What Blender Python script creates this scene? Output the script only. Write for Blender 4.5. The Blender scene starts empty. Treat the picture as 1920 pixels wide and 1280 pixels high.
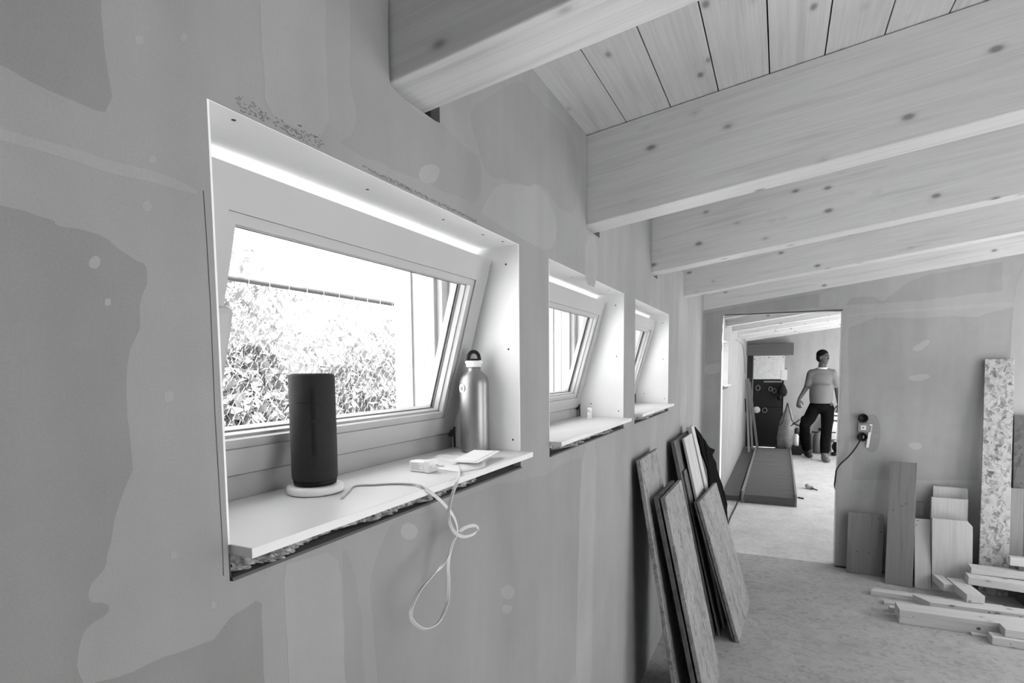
import bpy, bmesh, math, random
from mathutils import Vector, Matrix, noise
random.seed(7)
R = math.radians
SC = bpy.context.scene
COL = SC.collection

# ---------------------------------------------------------------- camera
def make_camera():
    yaw, pitch, roll = 0.4411, -0.0751, -0.0084
    fw = Vector((-math.sin(yaw), math.cos(yaw), 0)); rt = Vector((math.cos(yaw), math.sin(yaw), 0)); up = Vector((0, 0, 1))
    F = fw*math.cos(pitch) + up*math.sin(pitch); U = up*math.cos(pitch) - fw*math.sin(pitch)
    Rr = rt*math.cos(roll) + U*math.sin(roll); U2 = U*math.cos(roll) - rt*math.sin(roll)
    cd = bpy.data.cameras.new('camera'); cam = bpy.data.objects.new('camera', cd); COL.objects.link(cam)
    m = Matrix((Rr, U2, -F)).transposed().to_4x4(); m.translation = Vector((0.5894, 0, 1.55))
    cam.matrix_world = m
    cd.sensor_width = 36; cd.lens = 1048.72/1920*36
    cd.shift_x = (960-968.01)/1920; cd.shift_y = (770.81-640)/1920
    cd.clip_start = 0.02; cd.clip_end = 200
    SC.camera = cam
make_camera()

# ---------------------------------------------------------------- world and light
w = bpy.data.worlds.new('world'); SC.world = w; w.use_nodes = True
nt = w.node_tree; bg = nt.nodes['Background']
bg.inputs[0].default_value = (1, 1, 1, 1); bg.inputs[1].default_value = 6.0
SC.view_settings.view_transform = 'Standard'; SC.view_settings.look = 'None'
SC.view_settings.gamma = 1; SC.view_settings.use_curve_mapping = False
SC.view_settings.exposure = -0.13

def area(name, loc, rot, sx, sy, power, spread=180):
    l = bpy.data.lights.new(name, 'AREA'); l.shape = 'RECTANGLE'; l.size = sx; l.size_y = sy; l.energy = power
    l.spread = R(spread)
    o = bpy.data.objects.new(name, l); COL.objects.link(o); o.location = loc; o.rotation_euler = rot
    return o
# daylight coming in through the glass doors of the right-hand wall (front room, then back room)
area('daylight_front_room', (3.72, 3.8, 1.35), (0, R(90), 0), 2.1, 1.6, 16)
area('daylight_back_room', (3.72, 8.45, 1.3), (0, R(90), 0), 2.1, 4.3, 50)
bounce_sun = bpy.data.lights.new('bounce_sun', 'SUN'); bounce_sun.energy = 55; bounce_sun.angle = R(2)  # added to bounce light off the unseen floor onto the beam undersides
so = bpy.data.objects.new('bounce_sun', bounce_sun); COL.objects.link(so)
so.rotation_euler = Vector((-math.cos(R(58)), .12, -math.sin(R(58)))).to_track_quat('-Z', 'Y').to_euler()

# ---------------------------------------------------------------- traced outlines of the plaster patches (y,z on the wall) and cable
BARE=[[(0.2392,1.8700),(0.3405,1.9317),(0.3384,1.8728),(0.3384,1.8005),(0.3177,1.7980),(0.2846,1.8007),(0.2554,1.8070),(0.2351,1.8055)],
[(0.2280,1.6923),(0.2483,1.6921),(0.2701,1.6888),(0.2825,1.6863),(0.2834,1.6818),(0.2935,1.6784),(0.3243,1.6786),(0.3343,1.6720),(0.3529,1.6672),(0.3659,1.6657),(0.3675,1.6471),(0.3567,1.6243),(0.3586,1.6030),(0.3454,1.5809),(0.3370,1.5490),(0.3342,1.5174),(0.3379,1.4688),(0.3339,1.4424),(0.3203,1.4131),(0.3138,1.3775),(0.3096,1.3618),(0.2912,1.3483),(0.2894,1.3334),(0.3085,1.3270),(0.3060,1.3163),(0.2891,1.3128),(0.2830,1.2999),(0.2820,1.2691),(0.2891,1.2523),(0.2875,1.2240),(0.2019,1.2742)],
[(0.2875,1.2240),(0.2857,1.2557),(0.3042,1.2535),(0.3342,1.2493),(0.3734,1.2454),(0.4141,1.2369),(0.4281,1.2435),(0.4431,1.2568),(0.4580,1.2607),(0.4791,1.2626),(0.4838,1.2294),(0.4879,1.1496),(0.4899,1.1053)],
[(0.6298,1.2825),(0.6468,1.2774),(0.6643,1.2124),(0.6704,1.1233),(0.6777,0.9952),(0.6331,1.0213),(0.6326,1.1405)],
[(0.7559,1.2956),(0.7293,1.2707),(0.7008,1.2347),(0.6926,1.1933),(0.7030,1.1265),(0.7063,0.9784),(1.6951,0.3985),(1.7225,1.0078),(1.7774,1.2482),(1.6704,1.2642),(1.3513,1.2545),(1.1353,1.2882),(0.9483,1.2909),(0.8371,1.2901)],
[(0.6850,2.1413),(0.7780,2.1979),(0.7707,2.0167),(0.7800,2.0082),(0.8162,2.0062),(0.8467,1.9963),(0.9330,2.0107),(1.0117,1.9986),(1.0901,1.9979),(1.0757,1.9048),(0.9876,1.8904),(0.8116,1.8856),(0.6566,1.8789),(0.6569,1.8865),(0.6901,1.9154),(0.6960,1.9411),(0.6837,1.9823),(0.6809,2.0493)],
[(1.0355,2.0808),(1.1436,2.1638),(1.3171,2.2635),(1.3665,2.2487),(1.6023,2.2623),(1.6873,2.2515),(1.7225,2.1536),(1.6869,2.0303),(1.5565,2.0063),(1.4355,2.0468),(1.3125,2.0024),(1.2065,1.9933),(1.1136,1.9692),(1.0853,1.9963),(1.0520,2.0393)]]
COMP=[[(0.5181,1.2931),(0.5479,1.2922),(0.6209,1.2852),(0.6272,1.2259),(0.6292,1.1421),(0.6320,1.0220),(0.5239,1.0853),(0.5228,1.1906)],
[(0.5196,2.0407),(0.6334,2.1099),(0.6321,1.9955),(0.6308,1.8773),(0.5760,1.8730),(0.5202,1.8683),(0.5200,1.9412)],
[(1.7605,1.3043),(1.9282,1.3030),(1.8924,0.9613),(1.8585,0.3028),(1.6844,0.4048),(1.7225,1.0078)],
[(1.7923,1.9874),(1.9349,2.0080),(1.9237,1.8314),(1.7761,1.8335)],
[(3.6444,2.1455),(4.0176,2.2017),(4.0574,1.2855),(3.8795,1.1522),(3.7034,1.1692)],
[(1.0875,1.9023),(1.1517,1.9689),(1.3126,2.0051),(1.3985,2.0362),(1.5140,1.9959),(1.5345,1.9336),(1.4722,1.8698),(1.3102,1.8671),(1.1239,1.8827),(1.0751,1.8824)],
[(0.2520,1.7525),(0.3289,1.7566),(0.4290,1.7541),(0.4264,1.7419),(0.3259,1.7448),(0.2514,1.7429),(0.2313,1.7448),(0.2317,1.7511)],
[(0.8599,1.9142),(0.9032,1.9326),(0.9228,1.9262),(0.9074,1.9002),(0.8755,1.8834),(0.8459,1.8869)],
[(0.3205,1.6555),(0.3188,1.6510),(0.3147,1.6486),(0.3111,1.6497),(0.3094,1.6536),(0.3117,1.6581),(0.3154,1.6605),(0.3189,1.6594)],
[(0.3827,1.7707),(0.3819,1.7670),(0.3779,1.7643),(0.3742,1.7646),(0.3736,1.7677),(0.3747,1.7714),(0.3785,1.7741),(0.3820,1.7739)],
[(0.3764,1.7216),(0.3751,1.7179),(0.3714,1.7156),(0.3680,1.7161),(0.3667,1.7192),(0.3685,1.7230),(0.3719,1.7253),(0.3751,1.7247)],
[(0.3840,1.5228),(0.3832,1.5188),(0.3786,1.5174),(0.3742,1.5193),(0.3739,1.5233),(0.3746,1.5273),(0.3792,1.5288),(0.3836,1.5269)],
[(0.3774,1.3537),(0.3764,1.3511),(0.3733,1.3508),(0.3703,1.3530),(0.3700,1.3560),(0.3706,1.3587),(0.3738,1.3589),(0.3769,1.3568)],
[(0.4240,1.2782),(0.4232,1.2753),(0.4195,1.2755),(0.4161,1.2781),(0.4154,1.2816),(0.4165,1.2843),(0.4200,1.2842),(0.4232,1.2817)],
[(0.4241,1.9103),(0.4229,1.9063),(0.4186,1.9026),(0.4144,1.9020),(0.4140,1.9052),(0.4148,1.9091),(0.4192,1.9128),(0.4235,1.9136)],
[(0.3751,1.8841),(0.3745,1.8808),(0.3711,1.8779),(0.3679,1.8775),(0.3674,1.8802),(0.3683,1.8835),(0.3716,1.8863),(0.3746,1.8867)],
[(0.3286,1.6213),(0.3281,1.6187),(0.3254,1.6174),(0.3228,1.6181),(0.3227,1.6206),(0.3231,1.6232),(0.3258,1.6245),(0.3284,1.6238)],
[(0.8257,1.2583),(0.8156,1.2499),(0.7981,1.2503),(0.7809,1.2596),(0.7746,1.2720),(0.7811,1.2810),(0.7992,1.2809),(0.8181,1.2715)],
[(1.2326,0.9918),(1.2201,0.9829),(1.1905,0.9887),(1.1632,1.0046),(1.1488,1.0230),(1.1645,1.0301),(1.1912,1.0260),(1.2179,1.0108)],
[(1.2173,0.9565),(1.2026,0.9528),(1.1839,0.9565),(1.1654,0.9680),(1.1535,0.9821),(1.1652,0.9867),(1.1844,0.9831),(1.2046,0.9712)]]
FARBARE=[[(0.0141,1.9928),(0.3308,2.0448),(0.8367,2.1089),(0.8435,1.9961),(0.1553,1.9772),(0.1459,1.5879),(0.0209,1.5718)],
[(0.0179,1.5011),(0.1391,1.5049),(0.1309,0.7921),(-0.0611,0.7803)],
[(1.0381,1.8355),(1.2054,1.9069),(1.4655,1.8872),(1.6507,1.8973),(1.8005,1.8829),(1.9430,1.9264),(2.0128,1.9405),(2.0050,1.4925),(1.8591,1.1972),(1.8636,0.7472),(1.1089,0.6885),(1.0632,1.2555)],
[(1.0155,2.0067),(1.0583,2.0671),(1.2003,2.0583),(1.2513,2.0167),(1.3925,2.1447),(1.5165,2.1916),(1.9286,2.2481),(1.9374,2.0519),(1.7055,2.0306),(1.3975,2.0082),(1.1350,2.0078)]]
FARCOMP=[[(0.8509,2.1120),(0.9530,2.1211),(0.9567,1.9980),(0.8542,1.9956)],
[(1.0281,1.9349),(1.2039,1.9497),(2.0528,1.9772),(2.1621,1.9778),(2.1635,1.9498),(1.2045,1.9341),(1.0286,1.9191)],
[(1.4292,1.6678),(1.5276,1.7413),(1.5501,1.7217),(1.4903,1.6474)],
[(1.4170,1.4758),(1.5276,1.4946),(1.5695,1.4640),(1.4570,1.4334)],
[(1.4351,0.9820),(1.4988,1.0007),(1.5384,0.9638),(1.4851,0.9376)],
[(0.0209,1.5718),(0.1377,1.5836),(0.1391,1.5049),(0.0180,1.4922)],
[(2.0090,2.2059),(2.1501,2.2286),(2.2548,0.0429),(2.0431,0.0085),(2.0006,1.2744),(1.9952,1.7090)]]
SOCKP=[(1.1891,1.1863),(1.2294,1.1953),(1.2540,1.1642),(1.2695,1.1012),(1.2722,1.0217),(1.2615,0.9414),(1.2389,0.9121),(1.1985,0.9018),(1.1831,0.9574),(1.1687,0.9768),(1.1273,0.9829),(1.1189,1.1360),(1.1348,1.1768)]
CABLE=[(-0.0440,0.6805,1.3455),(-0.0676,0.7215,1.3455),(-0.0906,0.7634,1.3455),(-0.0650,0.7842,1.3455),(-0.0353,0.8069,1.3455),(0.0015,0.8123,1.3455),(0.0347,0.7972,1.3455),(0.0450,0.8226,1.3241),(0.0500,0.8579,1.2903),(0.0500,0.8757,1.2659),(0.0500,0.8790,1.2468),(0.0520,0.8619,1.2296),(0.0500,0.8425,1.2074),(0.0500,0.7971,1.1932),(0.0550,0.7466,1.1823),(0.0600,0.7167,1.1634),(0.0600,0.7231,1.1421),(0.0600,0.7554,1.1163),(0.0600,0.7958,1.1112),(0.0580,0.8274,1.1330),(0.0550,0.8386,1.1678),(0.0500,0.8457,1.1944),(0.0460,0.8620,1.2188),(0.0440,0.8886,1.2393),(0.0440,0.9185,1.2448),(0.0460,0.9525,1.2404),(0.0500,0.9582,1.2329),(0.0530,0.9355,1.2286),(0.0550,0.8955,1.2347),(0.0560,0.8654,1.2492),(0.0560,0.8476,1.2688),(0.0540,0.8442,1.2891),(0.0500,0.8567,1.3104),(0.0460,0.8767,1.3277),(0.0430,0.8974,1.3447),(0.0078,0.9599,1.3470),(-0.0192,1.0025,1.3470),(-0.0344,1.0549,1.3470),(-0.0235,1.0907,1.3470)]
SHEET=[(0.0553,4.0375,1.1389),(0.0814,4.3075,1.0343),(0.0973,4.4083,0.9707),(0.1109,4.5768,0.9165),(0.1176,4.7487,0.8897),(0.1214,4.5218,0.8745),(0.1393,4.5886,0.8027),(0.1630,4.6069,0.7082),(0.1818,4.6760,0.6329),(0.2046,4.7097,0.5417),(0.2307,4.6107,0.4370),(0.3350,3.9800,0.0200),(0.3350,3.8600,0.0200),(0.1689,4.0050,0.6843),(0.1335,4.1430,0.8260),(0.0887,4.0714,1.0051),(0.0592,4.0098,1.1231)]
# ---------------------------------------------------------------- materials (the photograph is black and white)
def nmat(name):
    m = bpy.data.materials.new(name); m.use_nodes = True
    return m, m.node_tree, m.node_tree.nodes['Principled BSDF']
def g(v): return (v, v, v, 1)
def node(nt, t, **kw):
    n = nt.nodes.new(t)
    for k, v in kw.items():
        if k.startswith('_'): setattr(n, k[1:], v)
        else: n.inputs[k].default_value = v
    return n
def ramp(nt, src, stops):
    r = nt.nodes.new('ShaderNodeValToRGB'); e = r.color_ramp.elements
    e[0].position, e[0].color = stops[0][0], g(stops[0][1]); e[1].position, e[1].color = stops[-1][0], g(stops[-1][1])
    for p, v in stops[1:-1]:
        x = e.new(p); x.color = g(v)
    nt.links.new(src, r.inputs[0]); return r.outputs[0]
def mul(nt, a, b, f=1.0):
    m = nt.nodes.new('ShaderNodeMix'); m.data_type = 'RGBA'; m.blend_type = 'MULTIPLY'; m.inputs[0].default_value = f
    nt.links.new(a, m.inputs[6]); nt.links.new(b, m.inputs[7]); return m.outputs[2]
def coords(nt, scale=(1, 1, 1), rot=(0, 0, 0), rnd=False):
    tc = nt.nodes.new('ShaderNodeTexCoord'); mp = node(nt, 'ShaderNodeMapping', Scale=scale, Rotation=rot)
    nt.links.new(tc.outputs['Object'], mp.inputs['Vector'])
    if rnd:
        oi = nt.nodes.new('ShaderNodeObjectInfo'); cb = nt.nodes.new('ShaderNodeMath'); cb.operation = 'MULTIPLY'; cb.inputs[1].default_value = 37
        nt.links.new(oi.outputs['Random'], cb.inputs[0]); nt.links.new(cb.outputs[0], mp.inputs['Location'])
    return mp.outputs[0]
def simple(name, v, rough=.6, metal=0, var=.06, sc=40, bump=0.0, spec=.3):
    m, nt, b = nmat(name)
    n = node(nt, 'ShaderNodeTexNoise', Scale=sc, Detail=5)
    nt.links.new(coords(nt), n.inputs['Vector'])
    c = ramp(nt, n.outputs[0], [(.3, v*(1-var)), (.7, min(v*(1+var), 1))])
    nt.links.new(c, b.inputs['Base Color']); b.inputs['Roughness'].default_value = rough; b.inputs['Metallic'].default_value = metal
    b.inputs['Specular IOR Level'].default_value = spec
    if bump:
        bp = node(nt, 'ShaderNodeBump', Strength=bump, Distance=.002); nt.links.new(n.outputs[0], bp.inputs['Height']); nt.links.new(bp.outputs[0], b.inputs['Normal'])
    return m
def wood(name, v, axis=0, rough=.6, knots=True, rings=.22):
    """pale spruce: long grain along `axis`, scattered knots"""
    m, nt, b = nmat(name)
    s = [16, 16, 16]; s[axis] = .9
    co = coords(nt, tuple(s), rnd=True)
    n = node(nt, 'ShaderNodeTexNoise', Scale=1.6, Detail=4, Roughness=.55, Distortion=.6); nt.links.new(co, n.inputs['Vector'])
    c = ramp(nt, n.outputs[0], [(.25, v*(1-rings)), (.45, v), (.55, v*1.03), (.75, v*(1-rings*.5))])
    s2 = [190, 190, 190]; s2[axis] = 3
    n2 = node(nt, 'ShaderNodeTexNoise', Scale=1, Detail=2); nt.links.new(coords(nt, tuple(s2)), n2.inputs['Vector'])
    c = mul(nt, c, ramp(nt, n2.outputs[0], [(.3, .9), (.6, 1)]))
    if knots:
        s3 = [13, 13, 13]; s3[axis] = 7
        vo = node(nt, 'ShaderNodeTexVoronoi', Scale=1.0, Randomness=1.0); nt.links.new(coords(nt, tuple(s3), rnd=True), vo.inputs['Vector'])
        c = mul(nt, c, ramp(nt, vo.outputs['Distance'], [(.07, .40), (.10, .6), (.14, .9), (.22, 1)]))
    nt.links.new(c, b.inputs['Base Color']); b.inputs['Roughness'].default_value = rough; b.inputs['Specular IOR Level'].default_value = .25
    bp = node(nt, 'ShaderNodeBump', Strength=.12, Distance=.002); nt.links.new(n2.outputs[0], bp.inputs['Height']); nt.links.new(bp.outputs[0], b.inputs['Normal'])
    return m
def osb(name, v, contrast=.3, sc=1.0, axis=2, stretch=.3, plane='xz'):
    m, nt, b = nmat(name)
    def flakes(rot, k):
        s = [38*sc*k]*3; s[axis] = 38*sc*k*stretch
        dn = node(nt, 'ShaderNodeTexNoise', Scale=14*sc, Detail=2)
        cc = coords(nt, (1, 1, 1), rnd=True); nt.links.new(cc, dn.inputs['Vector'])
        mx = nt.nodes.new('ShaderNodeVectorMath'); mx.operation = 'MULTIPLY_ADD'; mx.inputs[1].default_value = (.09, .09, .09)
        nt.links.new(dn.outputs[1], mx.inputs[0]); nt.links.new(cc, mx.inputs[2])
        mp = node(nt, 'ShaderNodeMapping', Scale=tuple(s), Rotation=rot); nt.links.new(mx.outputs[0], mp.inputs[0])
        vo = node(nt, 'ShaderNodeTexVoronoi', Scale=1); nt.links.new(mp.outputs[0], vo.inputs['Vector'])
        sp = nt.nodes.new('ShaderNodeSeparateColor'); nt.links.new(vo.outputs['Color'], sp.inputs[0]); return sp.outputs[0]
    rr = {'xz': lambda a: (0, a, 0), 'yz': lambda a: (a, 0, 0), 'xy': lambda a: (0, 0, a)}[plane]
    a = ramp(nt, flakes(rr(.5), 1.0), [(0, 1-contrast), (.25, 1-contrast*.25), (1, 1.0)])
    c2 = ramp(nt, flakes(rr(-.7), 1.3), [(0, 1-contrast*.8), (.3, 1-contrast*.2), (1, 1.0)])
    n = node(nt, 'ShaderNodeTexNoise', Scale=3.5*sc, Detail=6, Roughness=.6); nt.links.new(coords(nt, rnd=True), n.inputs['Vector'])
    c = mul(nt, mul(nt, a, c2), ramp(nt, n.outputs[0], [(.3, v*.86), (.7, v*1.08)]))
    nt.links.new(c, b.inputs['Base Color']); b.inputs['Roughness'].default_value = .75; b.inputs['Specular IOR Level'].default_value = .2
    return m
def plaster(name, v, streak=.075):
    m, nt, b = nmat(name)
    n = node(nt, 'ShaderNodeTexNoise', Scale=2.2, Detail=6, Roughness=.6); nt.links.new(coords(nt), n.inputs['Vector'])
    n2 = node(nt, 'ShaderNodeTexNoise', Scale=1, Detail=3); nt.links.new(coords(nt, (9, 9, 1.6)), n2.inputs['Vector'])
    n3 = node(nt, 'ShaderNodeTexNoise', Scale=420, Detail=2); nt.links.new(coords(nt), n3.inputs['Vector'])
    c = mul(nt, ramp(nt, n.outputs[0], [(.35, v*(1-streak)), (.65, v*(1+streak))]), ramp(nt, n2.outputs[0], [(.35, 1-streak), (.6, 1)]))
    c = mul(nt, c, ramp(nt, n3.outputs[0], [(.3, .93), (.7, 1)]))
    nt.links.new(c, b.inputs['Base Color']); b.inputs['Roughness'].default_value = .85; b.inputs['Specular IOR Level'].default_value = .15
    bp = node(nt, 'ShaderNodeBump', Strength=.15, Distance=.001); nt.links.new(n3.outputs[0], bp.inputs['Height']); nt.links.new(bp.outputs[0], b.inputs['Normal'])
    return m
M = {}
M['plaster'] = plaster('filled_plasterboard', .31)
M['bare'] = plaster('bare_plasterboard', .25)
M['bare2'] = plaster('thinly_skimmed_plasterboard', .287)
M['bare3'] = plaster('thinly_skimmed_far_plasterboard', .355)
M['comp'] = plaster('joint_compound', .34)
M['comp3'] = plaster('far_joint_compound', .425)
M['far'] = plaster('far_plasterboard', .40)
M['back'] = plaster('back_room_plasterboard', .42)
M['core'] = simple('wall_core', .10, .9)
M['outer'] = simple('outer_render', .6, .9)
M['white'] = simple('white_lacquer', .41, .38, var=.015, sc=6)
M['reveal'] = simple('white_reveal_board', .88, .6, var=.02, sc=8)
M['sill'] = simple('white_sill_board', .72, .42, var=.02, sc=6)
M['seal'] = simple('grey_rubber_seal', .12, .7)
M['dark'] = simple('dark_metal', .03, .5)
M['screw'] = simple('screw_hole', .05, .8)
M['beam'] = wood('spruce_beam', .63, 0)
M['ceil'] = wood('spruce_ceiling_board', .56, 1)
M['timber'] = wood('pale_timber', .56, 0)
M['timberz'] = wood('pale_upright_timber', .60, 2)
M['greyz'] = wood('weathered_upright_board', .23, 2, rings=.3, knots=False)
M['greyx'] = wood('weathered_board', .13, 0, rings=.3, knots=False)
M['lightz'] = wood('fresh_cut_upright_board', .50, 2, knots=False)
M['osb'] = osb('coarse_strand_board', .56, .6, 1.5, 2, .45)
M['osbdark'] = osb('dark_strand_board', .15, .4, 1.0, 2, .4)
M['osbgrain'] = osb('fine_strand_board', .34, .42, 1.5, 2, .18)
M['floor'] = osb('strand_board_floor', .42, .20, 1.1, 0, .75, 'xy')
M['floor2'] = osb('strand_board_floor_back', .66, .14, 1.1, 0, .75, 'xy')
M['wool'] = simple('mineral_wool', .36, .95, var=.8, sc=130)
M['black'] = simple('black_plastic', .004, .6)
M['speaker'] = simple('black_woven_fabric', .016, .8, var=.3, sc=900, bump=.4)
M['speaker'].node_tree.nodes['Principled BSDF'].inputs['Sheen Weight'].default_value = .08
M['steel'] = simple('brushed_aluminium', .27, .38, metal=.8, var=.08, sc=25)
M['cable'] = simple('white_cable_plastic', .62, .5)
M['plugw'] = simple('white_plastic', .8, .35, var=.01)
M['cord'] = simple('black_rubber_cord', .03, .6)
M['skin'] = simple('skin', .075, .7, spec=.1)
M['shirt'] = simple('grey_jersey', .14, 1, sc=60, spec=.05)
M['matte'] = simple('matt_black_sheet', .006, 1, spec=0.02)
M['collar'] = simple('white_cotton', .5, .9)
M['trouser'] = simple('dark_work_cloth', .006, 1, var=.4, spec=.03)
M['hair'] = simple('dark_hair', .008, .9, var=.4, spec=.05)
M['boot'] = simple('grey_boot_leather', .14, .7)
M['paper'] = simple('white_paper', .82, .8, var=.02)
def drawing():
    m, nt, b = nmat('drawn_plan_on_paper')
    n = node(nt, 'ShaderNodeTexNoise', Scale=1, Detail=3); nt.links.new(coords(nt, (22, 22, 60)), n.inputs['Vector'])
    n2 = node(nt, 'ShaderNodeTexNoise', Scale=1, Detail=1); nt.links.new(coords(nt, (7, 7, 9)), n2.inputs['Vector'])
    c = mul(nt, ramp(nt, n.outputs[0], [(.40, .72), (.50, .82)]), ramp(nt, n2.outputs[0], [(.3, .9), (.6, 1)])); nt.links.new(c, b.inputs['Base Color']); b.inputs['Roughness'].default_value = .8
    return m
M['drawing'] = drawing()
M['ink'] = simple('grey_ink', .35, .8)
M['sack'] = simple('grey_sack_plastic', .30, .6, var=.2, sc=15)
M['greymetal'] = simple('grey_painted_metal', .25, .5)
M['leaf'] = simple('leaf', .17, .7, var=.4, sc=3)
nt_ = M['leaf'].node_tree; b_ = nt_.nodes['Principled BSDF']; tr_ = nt_.nodes.new('ShaderNodeBsdfTranslucent'); tr_.inputs[0].default_value = g(.26); ad_ = nt_.nodes.new('ShaderNodeMixShader'); ad_.inputs[0].default_value = .45
nt_.links.new(b_.outputs[0], ad_.inputs[1]); nt_.links.new(tr_.outputs[0], ad_.inputs[2]); nt_.links.new(ad_.outputs[0], nt_.nodes['Material Output'].inputs[0])
M['wire'] = simple('galvanised_wire', .15, .5)
M['rail'] = simple('galvanised_rail', .045, .5)
M['hill'] = simple('distant_hill', .16, .9)
def glass():
    m = bpy.data.materials.new('clear_glass'); m.use_nodes = True; nt = m.node_tree; nt.nodes.clear()
    o = nt.nodes.new('ShaderNodeOutputMaterial'); t = nt.nodes.new('ShaderNodeBsdfTransparent'); gl = nt.nodes.new('ShaderNodeBsdfGlossy')
    t.inputs[0].default_value = (.96, .96, .96, 1); gl.inputs['Roughness'].default_value = .02
    lw = nt.nodes.new('ShaderNodeLayerWeight'); pw = nt.nodes.new('ShaderNodeMath'); pw.operation = 'POWER'; pw.inputs[1].default_value = 5; nt.links.new(lw.outputs['Facing'], pw.inputs[0])
    fr = nt.nodes.new('ShaderNodeMath'); fr.operation = 'MULTIPLY_ADD'; fr.inputs[1].default_value = .6; fr.inputs[2].default_value = .03; nt.links.new(pw.outputs[0], fr.inputs[0])
    mx = nt.nodes.new('ShaderNodeMixShader'); nt.links.new(fr.outputs[0], mx.inputs[0]); nt.links.new(t.outputs[0], mx.inputs[1]); nt.links.new(gl.outputs[0], mx.inputs[2])
    nt.links.new(mx.outputs[0], o.inputs[0]); return m
M['glass'] = glass()

# ---------------------------------------------------------------- mesh helpers
def tag(o, label=None, cat=None, group=None, kind=None):
    if label: o['label'] = label
    if cat: o['category'] = cat
    if group: o['group'] = group
    if kind: o['kind'] = kind
    return o
def empty(name, loc=(0, 0, 0), label=None, cat=None, group=None, kind=None, mat=None):
    o = bpy.data.objects.new(name, None); COL.objects.link(o); o.empty_display_size = .05
    o.matrix_world = mat if mat is not None else Matrix.Translation(loc)
    return tag(o, label, cat, group, kind)
WM = {}
def wm(o):
    m = o.matrix_basis.copy()
    while o.parent: o = o.parent; m = o.matrix_basis @ m
    return m
def obj(name, bm, m, parent=None, smooth=False, origin=None, frame=None):
    """bm is in world coordinates (or in `frame` coordinates if given); stored relative to parent / origin"""
    me = bpy.data.meshes.new(name); o = bpy.data.objects.new(name, me); COL.objects.link(o)
    if parent is not None: o.parent = parent
    if frame is not None:
        if parent is not None: o.matrix_basis = wm(parent).inverted() @ frame
        else: o.matrix_basis = frame
    else:
        base = wm(parent) if parent is not None else Matrix.Translation(origin or (0, 0, 0))
        if parent is None: o.matrix_basis = base
        bmesh.ops.transform(bm, matrix=base.inverted(), verts=bm.verts)
    bmesh.ops.recalc_face_normals(bm, faces=bm.faces)
    if smooth:
        for f in bm.faces: f.smooth = True
    bm.to_mesh(me); bm.free(); me.materials.append(M[m] if isinstance(m, str) else m)
    return o
def B(): return bmesh.new()
def box(bm, a, b, bev=0, mat=None):
    x0, y0, z0 = a; x1, y1, z1 = b
    vs = [bm.verts.new(p) for p in [(x0, y0, z0), (x1, y0, z0), (x1, y1, z0), (x0, y1, z0), (x0, y0, z1), (x1, y0, z1), (x1, y1, z1), (x0, y1, z1)]]
    fs = [bm.faces.new([vs[i] for i in f]) for f in [(0, 3, 2, 1), (4, 5, 6, 7), (0, 1, 5, 4), (1, 2, 6, 5), (2, 3, 7, 6), (3, 0, 4, 7)]]
    if bev:
        es = list({e for f in fs for e in f.edges})
        r = bmesh.ops.bevel(bm, geom=es, offset=bev, segments=2, affect='EDGES', profile=.5)
        vs = list({v for f in r['faces'] for v in f.verts} | {v for v in vs if v.is_valid})
    if mat is not None: bmesh.ops.transform(bm, matrix=mat, verts=vs)
    return vs
def prism(bm, poly, d0, d1, axis=0):
    """polygon in the two other axes, extruded along axis from d0 to d1"""
    def p(a, b, d): return [(d, a, b), (a, d, b), (a, b, d)][axis]
    lo = [bm.verts.new(p(a, b, d0)) for a, b in poly]; hi = [bm.verts.new(p(a, b, d1)) for a, b in poly]
    bm.faces.new(lo[::-1]); bm.faces.new(hi); n = len(poly)
    for i in range(n): bm.faces.new([lo[i], lo[(i+1) % n], hi[(i+1) % n], hi[i]])
def frame_at(d):
    d = d.normalized(); a = Vector((0, 0, 1)) if abs(d.z) < .9 else Vector((1, 0, 0))
    x = a.cross(d).normalized(); return x, d.cross(x)
def tube(bm, pts, r, n=8, closed=False):
    pts = [Vector(p) for p in pts]; rings = []; rs = r if isinstance(r, (list, tuple)) else [r]*len(pts); px = None
    for i, p in enumerate(pts):
        if closed: d = pts[(i+1) % len(pts)] - pts[i-1]
        else: d = pts[min(i+1, len(pts)-1)] - pts[max(i-1, 0)]
        d.normalize()
        if px is None: x, y = frame_at(d)
        else:
            x = (px - d*px.dot(d)).normalized(); y = d.cross(x)
        px = x
        rings.append([bm.verts.new(p + (x*math.cos(2*math.pi*k/n) + y*math.sin(2*math.pi*k/n))*rs[i]) for k in range(n)])
    m = len(rings)
    for i in range(m if closed else m-1):
        a, b = rings[i], rings[(i+1) % m]
        for k in range(n): bm.faces.new([a[k], a[(k+1) % n], b[(k+1) % n], b[k]])
    if not closed: bm.faces.new(rings[0][::-1]); bm.faces.new(rings[-1])
def lathe(bm, prof, c=(0, 0, 0), n=32, axis='z', cap=True):
    rings = []
    for r, h in prof:
        ring = []
        for k in range(n):
            a = 2*math.pi*k/n; u, v = r*math.cos(a), r*math.sin(a)
            q = {'z': (u, v, h), 'y': (u, h, v), 'x': (h, u, v)}[axis]
            ring.append(bm.verts.new((c[0]+q[0], c[1]+q[1], c[2]+q[2])))
        rings.append(ring)
    for a, b in zip(rings, rings[1:]):
        for k in range(n): bm.faces.new([a[k], a[(k+1) % n], b[(k+1) % n], b[k]])
    if cap: bm.faces.new(rings[0][::-1]); bm.faces.new(rings[-1])
def ball(bm, c, r, u=16, v=10):
    rr = r if isinstance(r, (tuple, list)) else (r, r, r)
    bmesh.ops.create_uvsphere(bm, u_segments=u, v_segments=v, radius=1, matrix=Matrix.Translation(c) @ Matrix.Diagonal((*rr, 1)))
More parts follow.
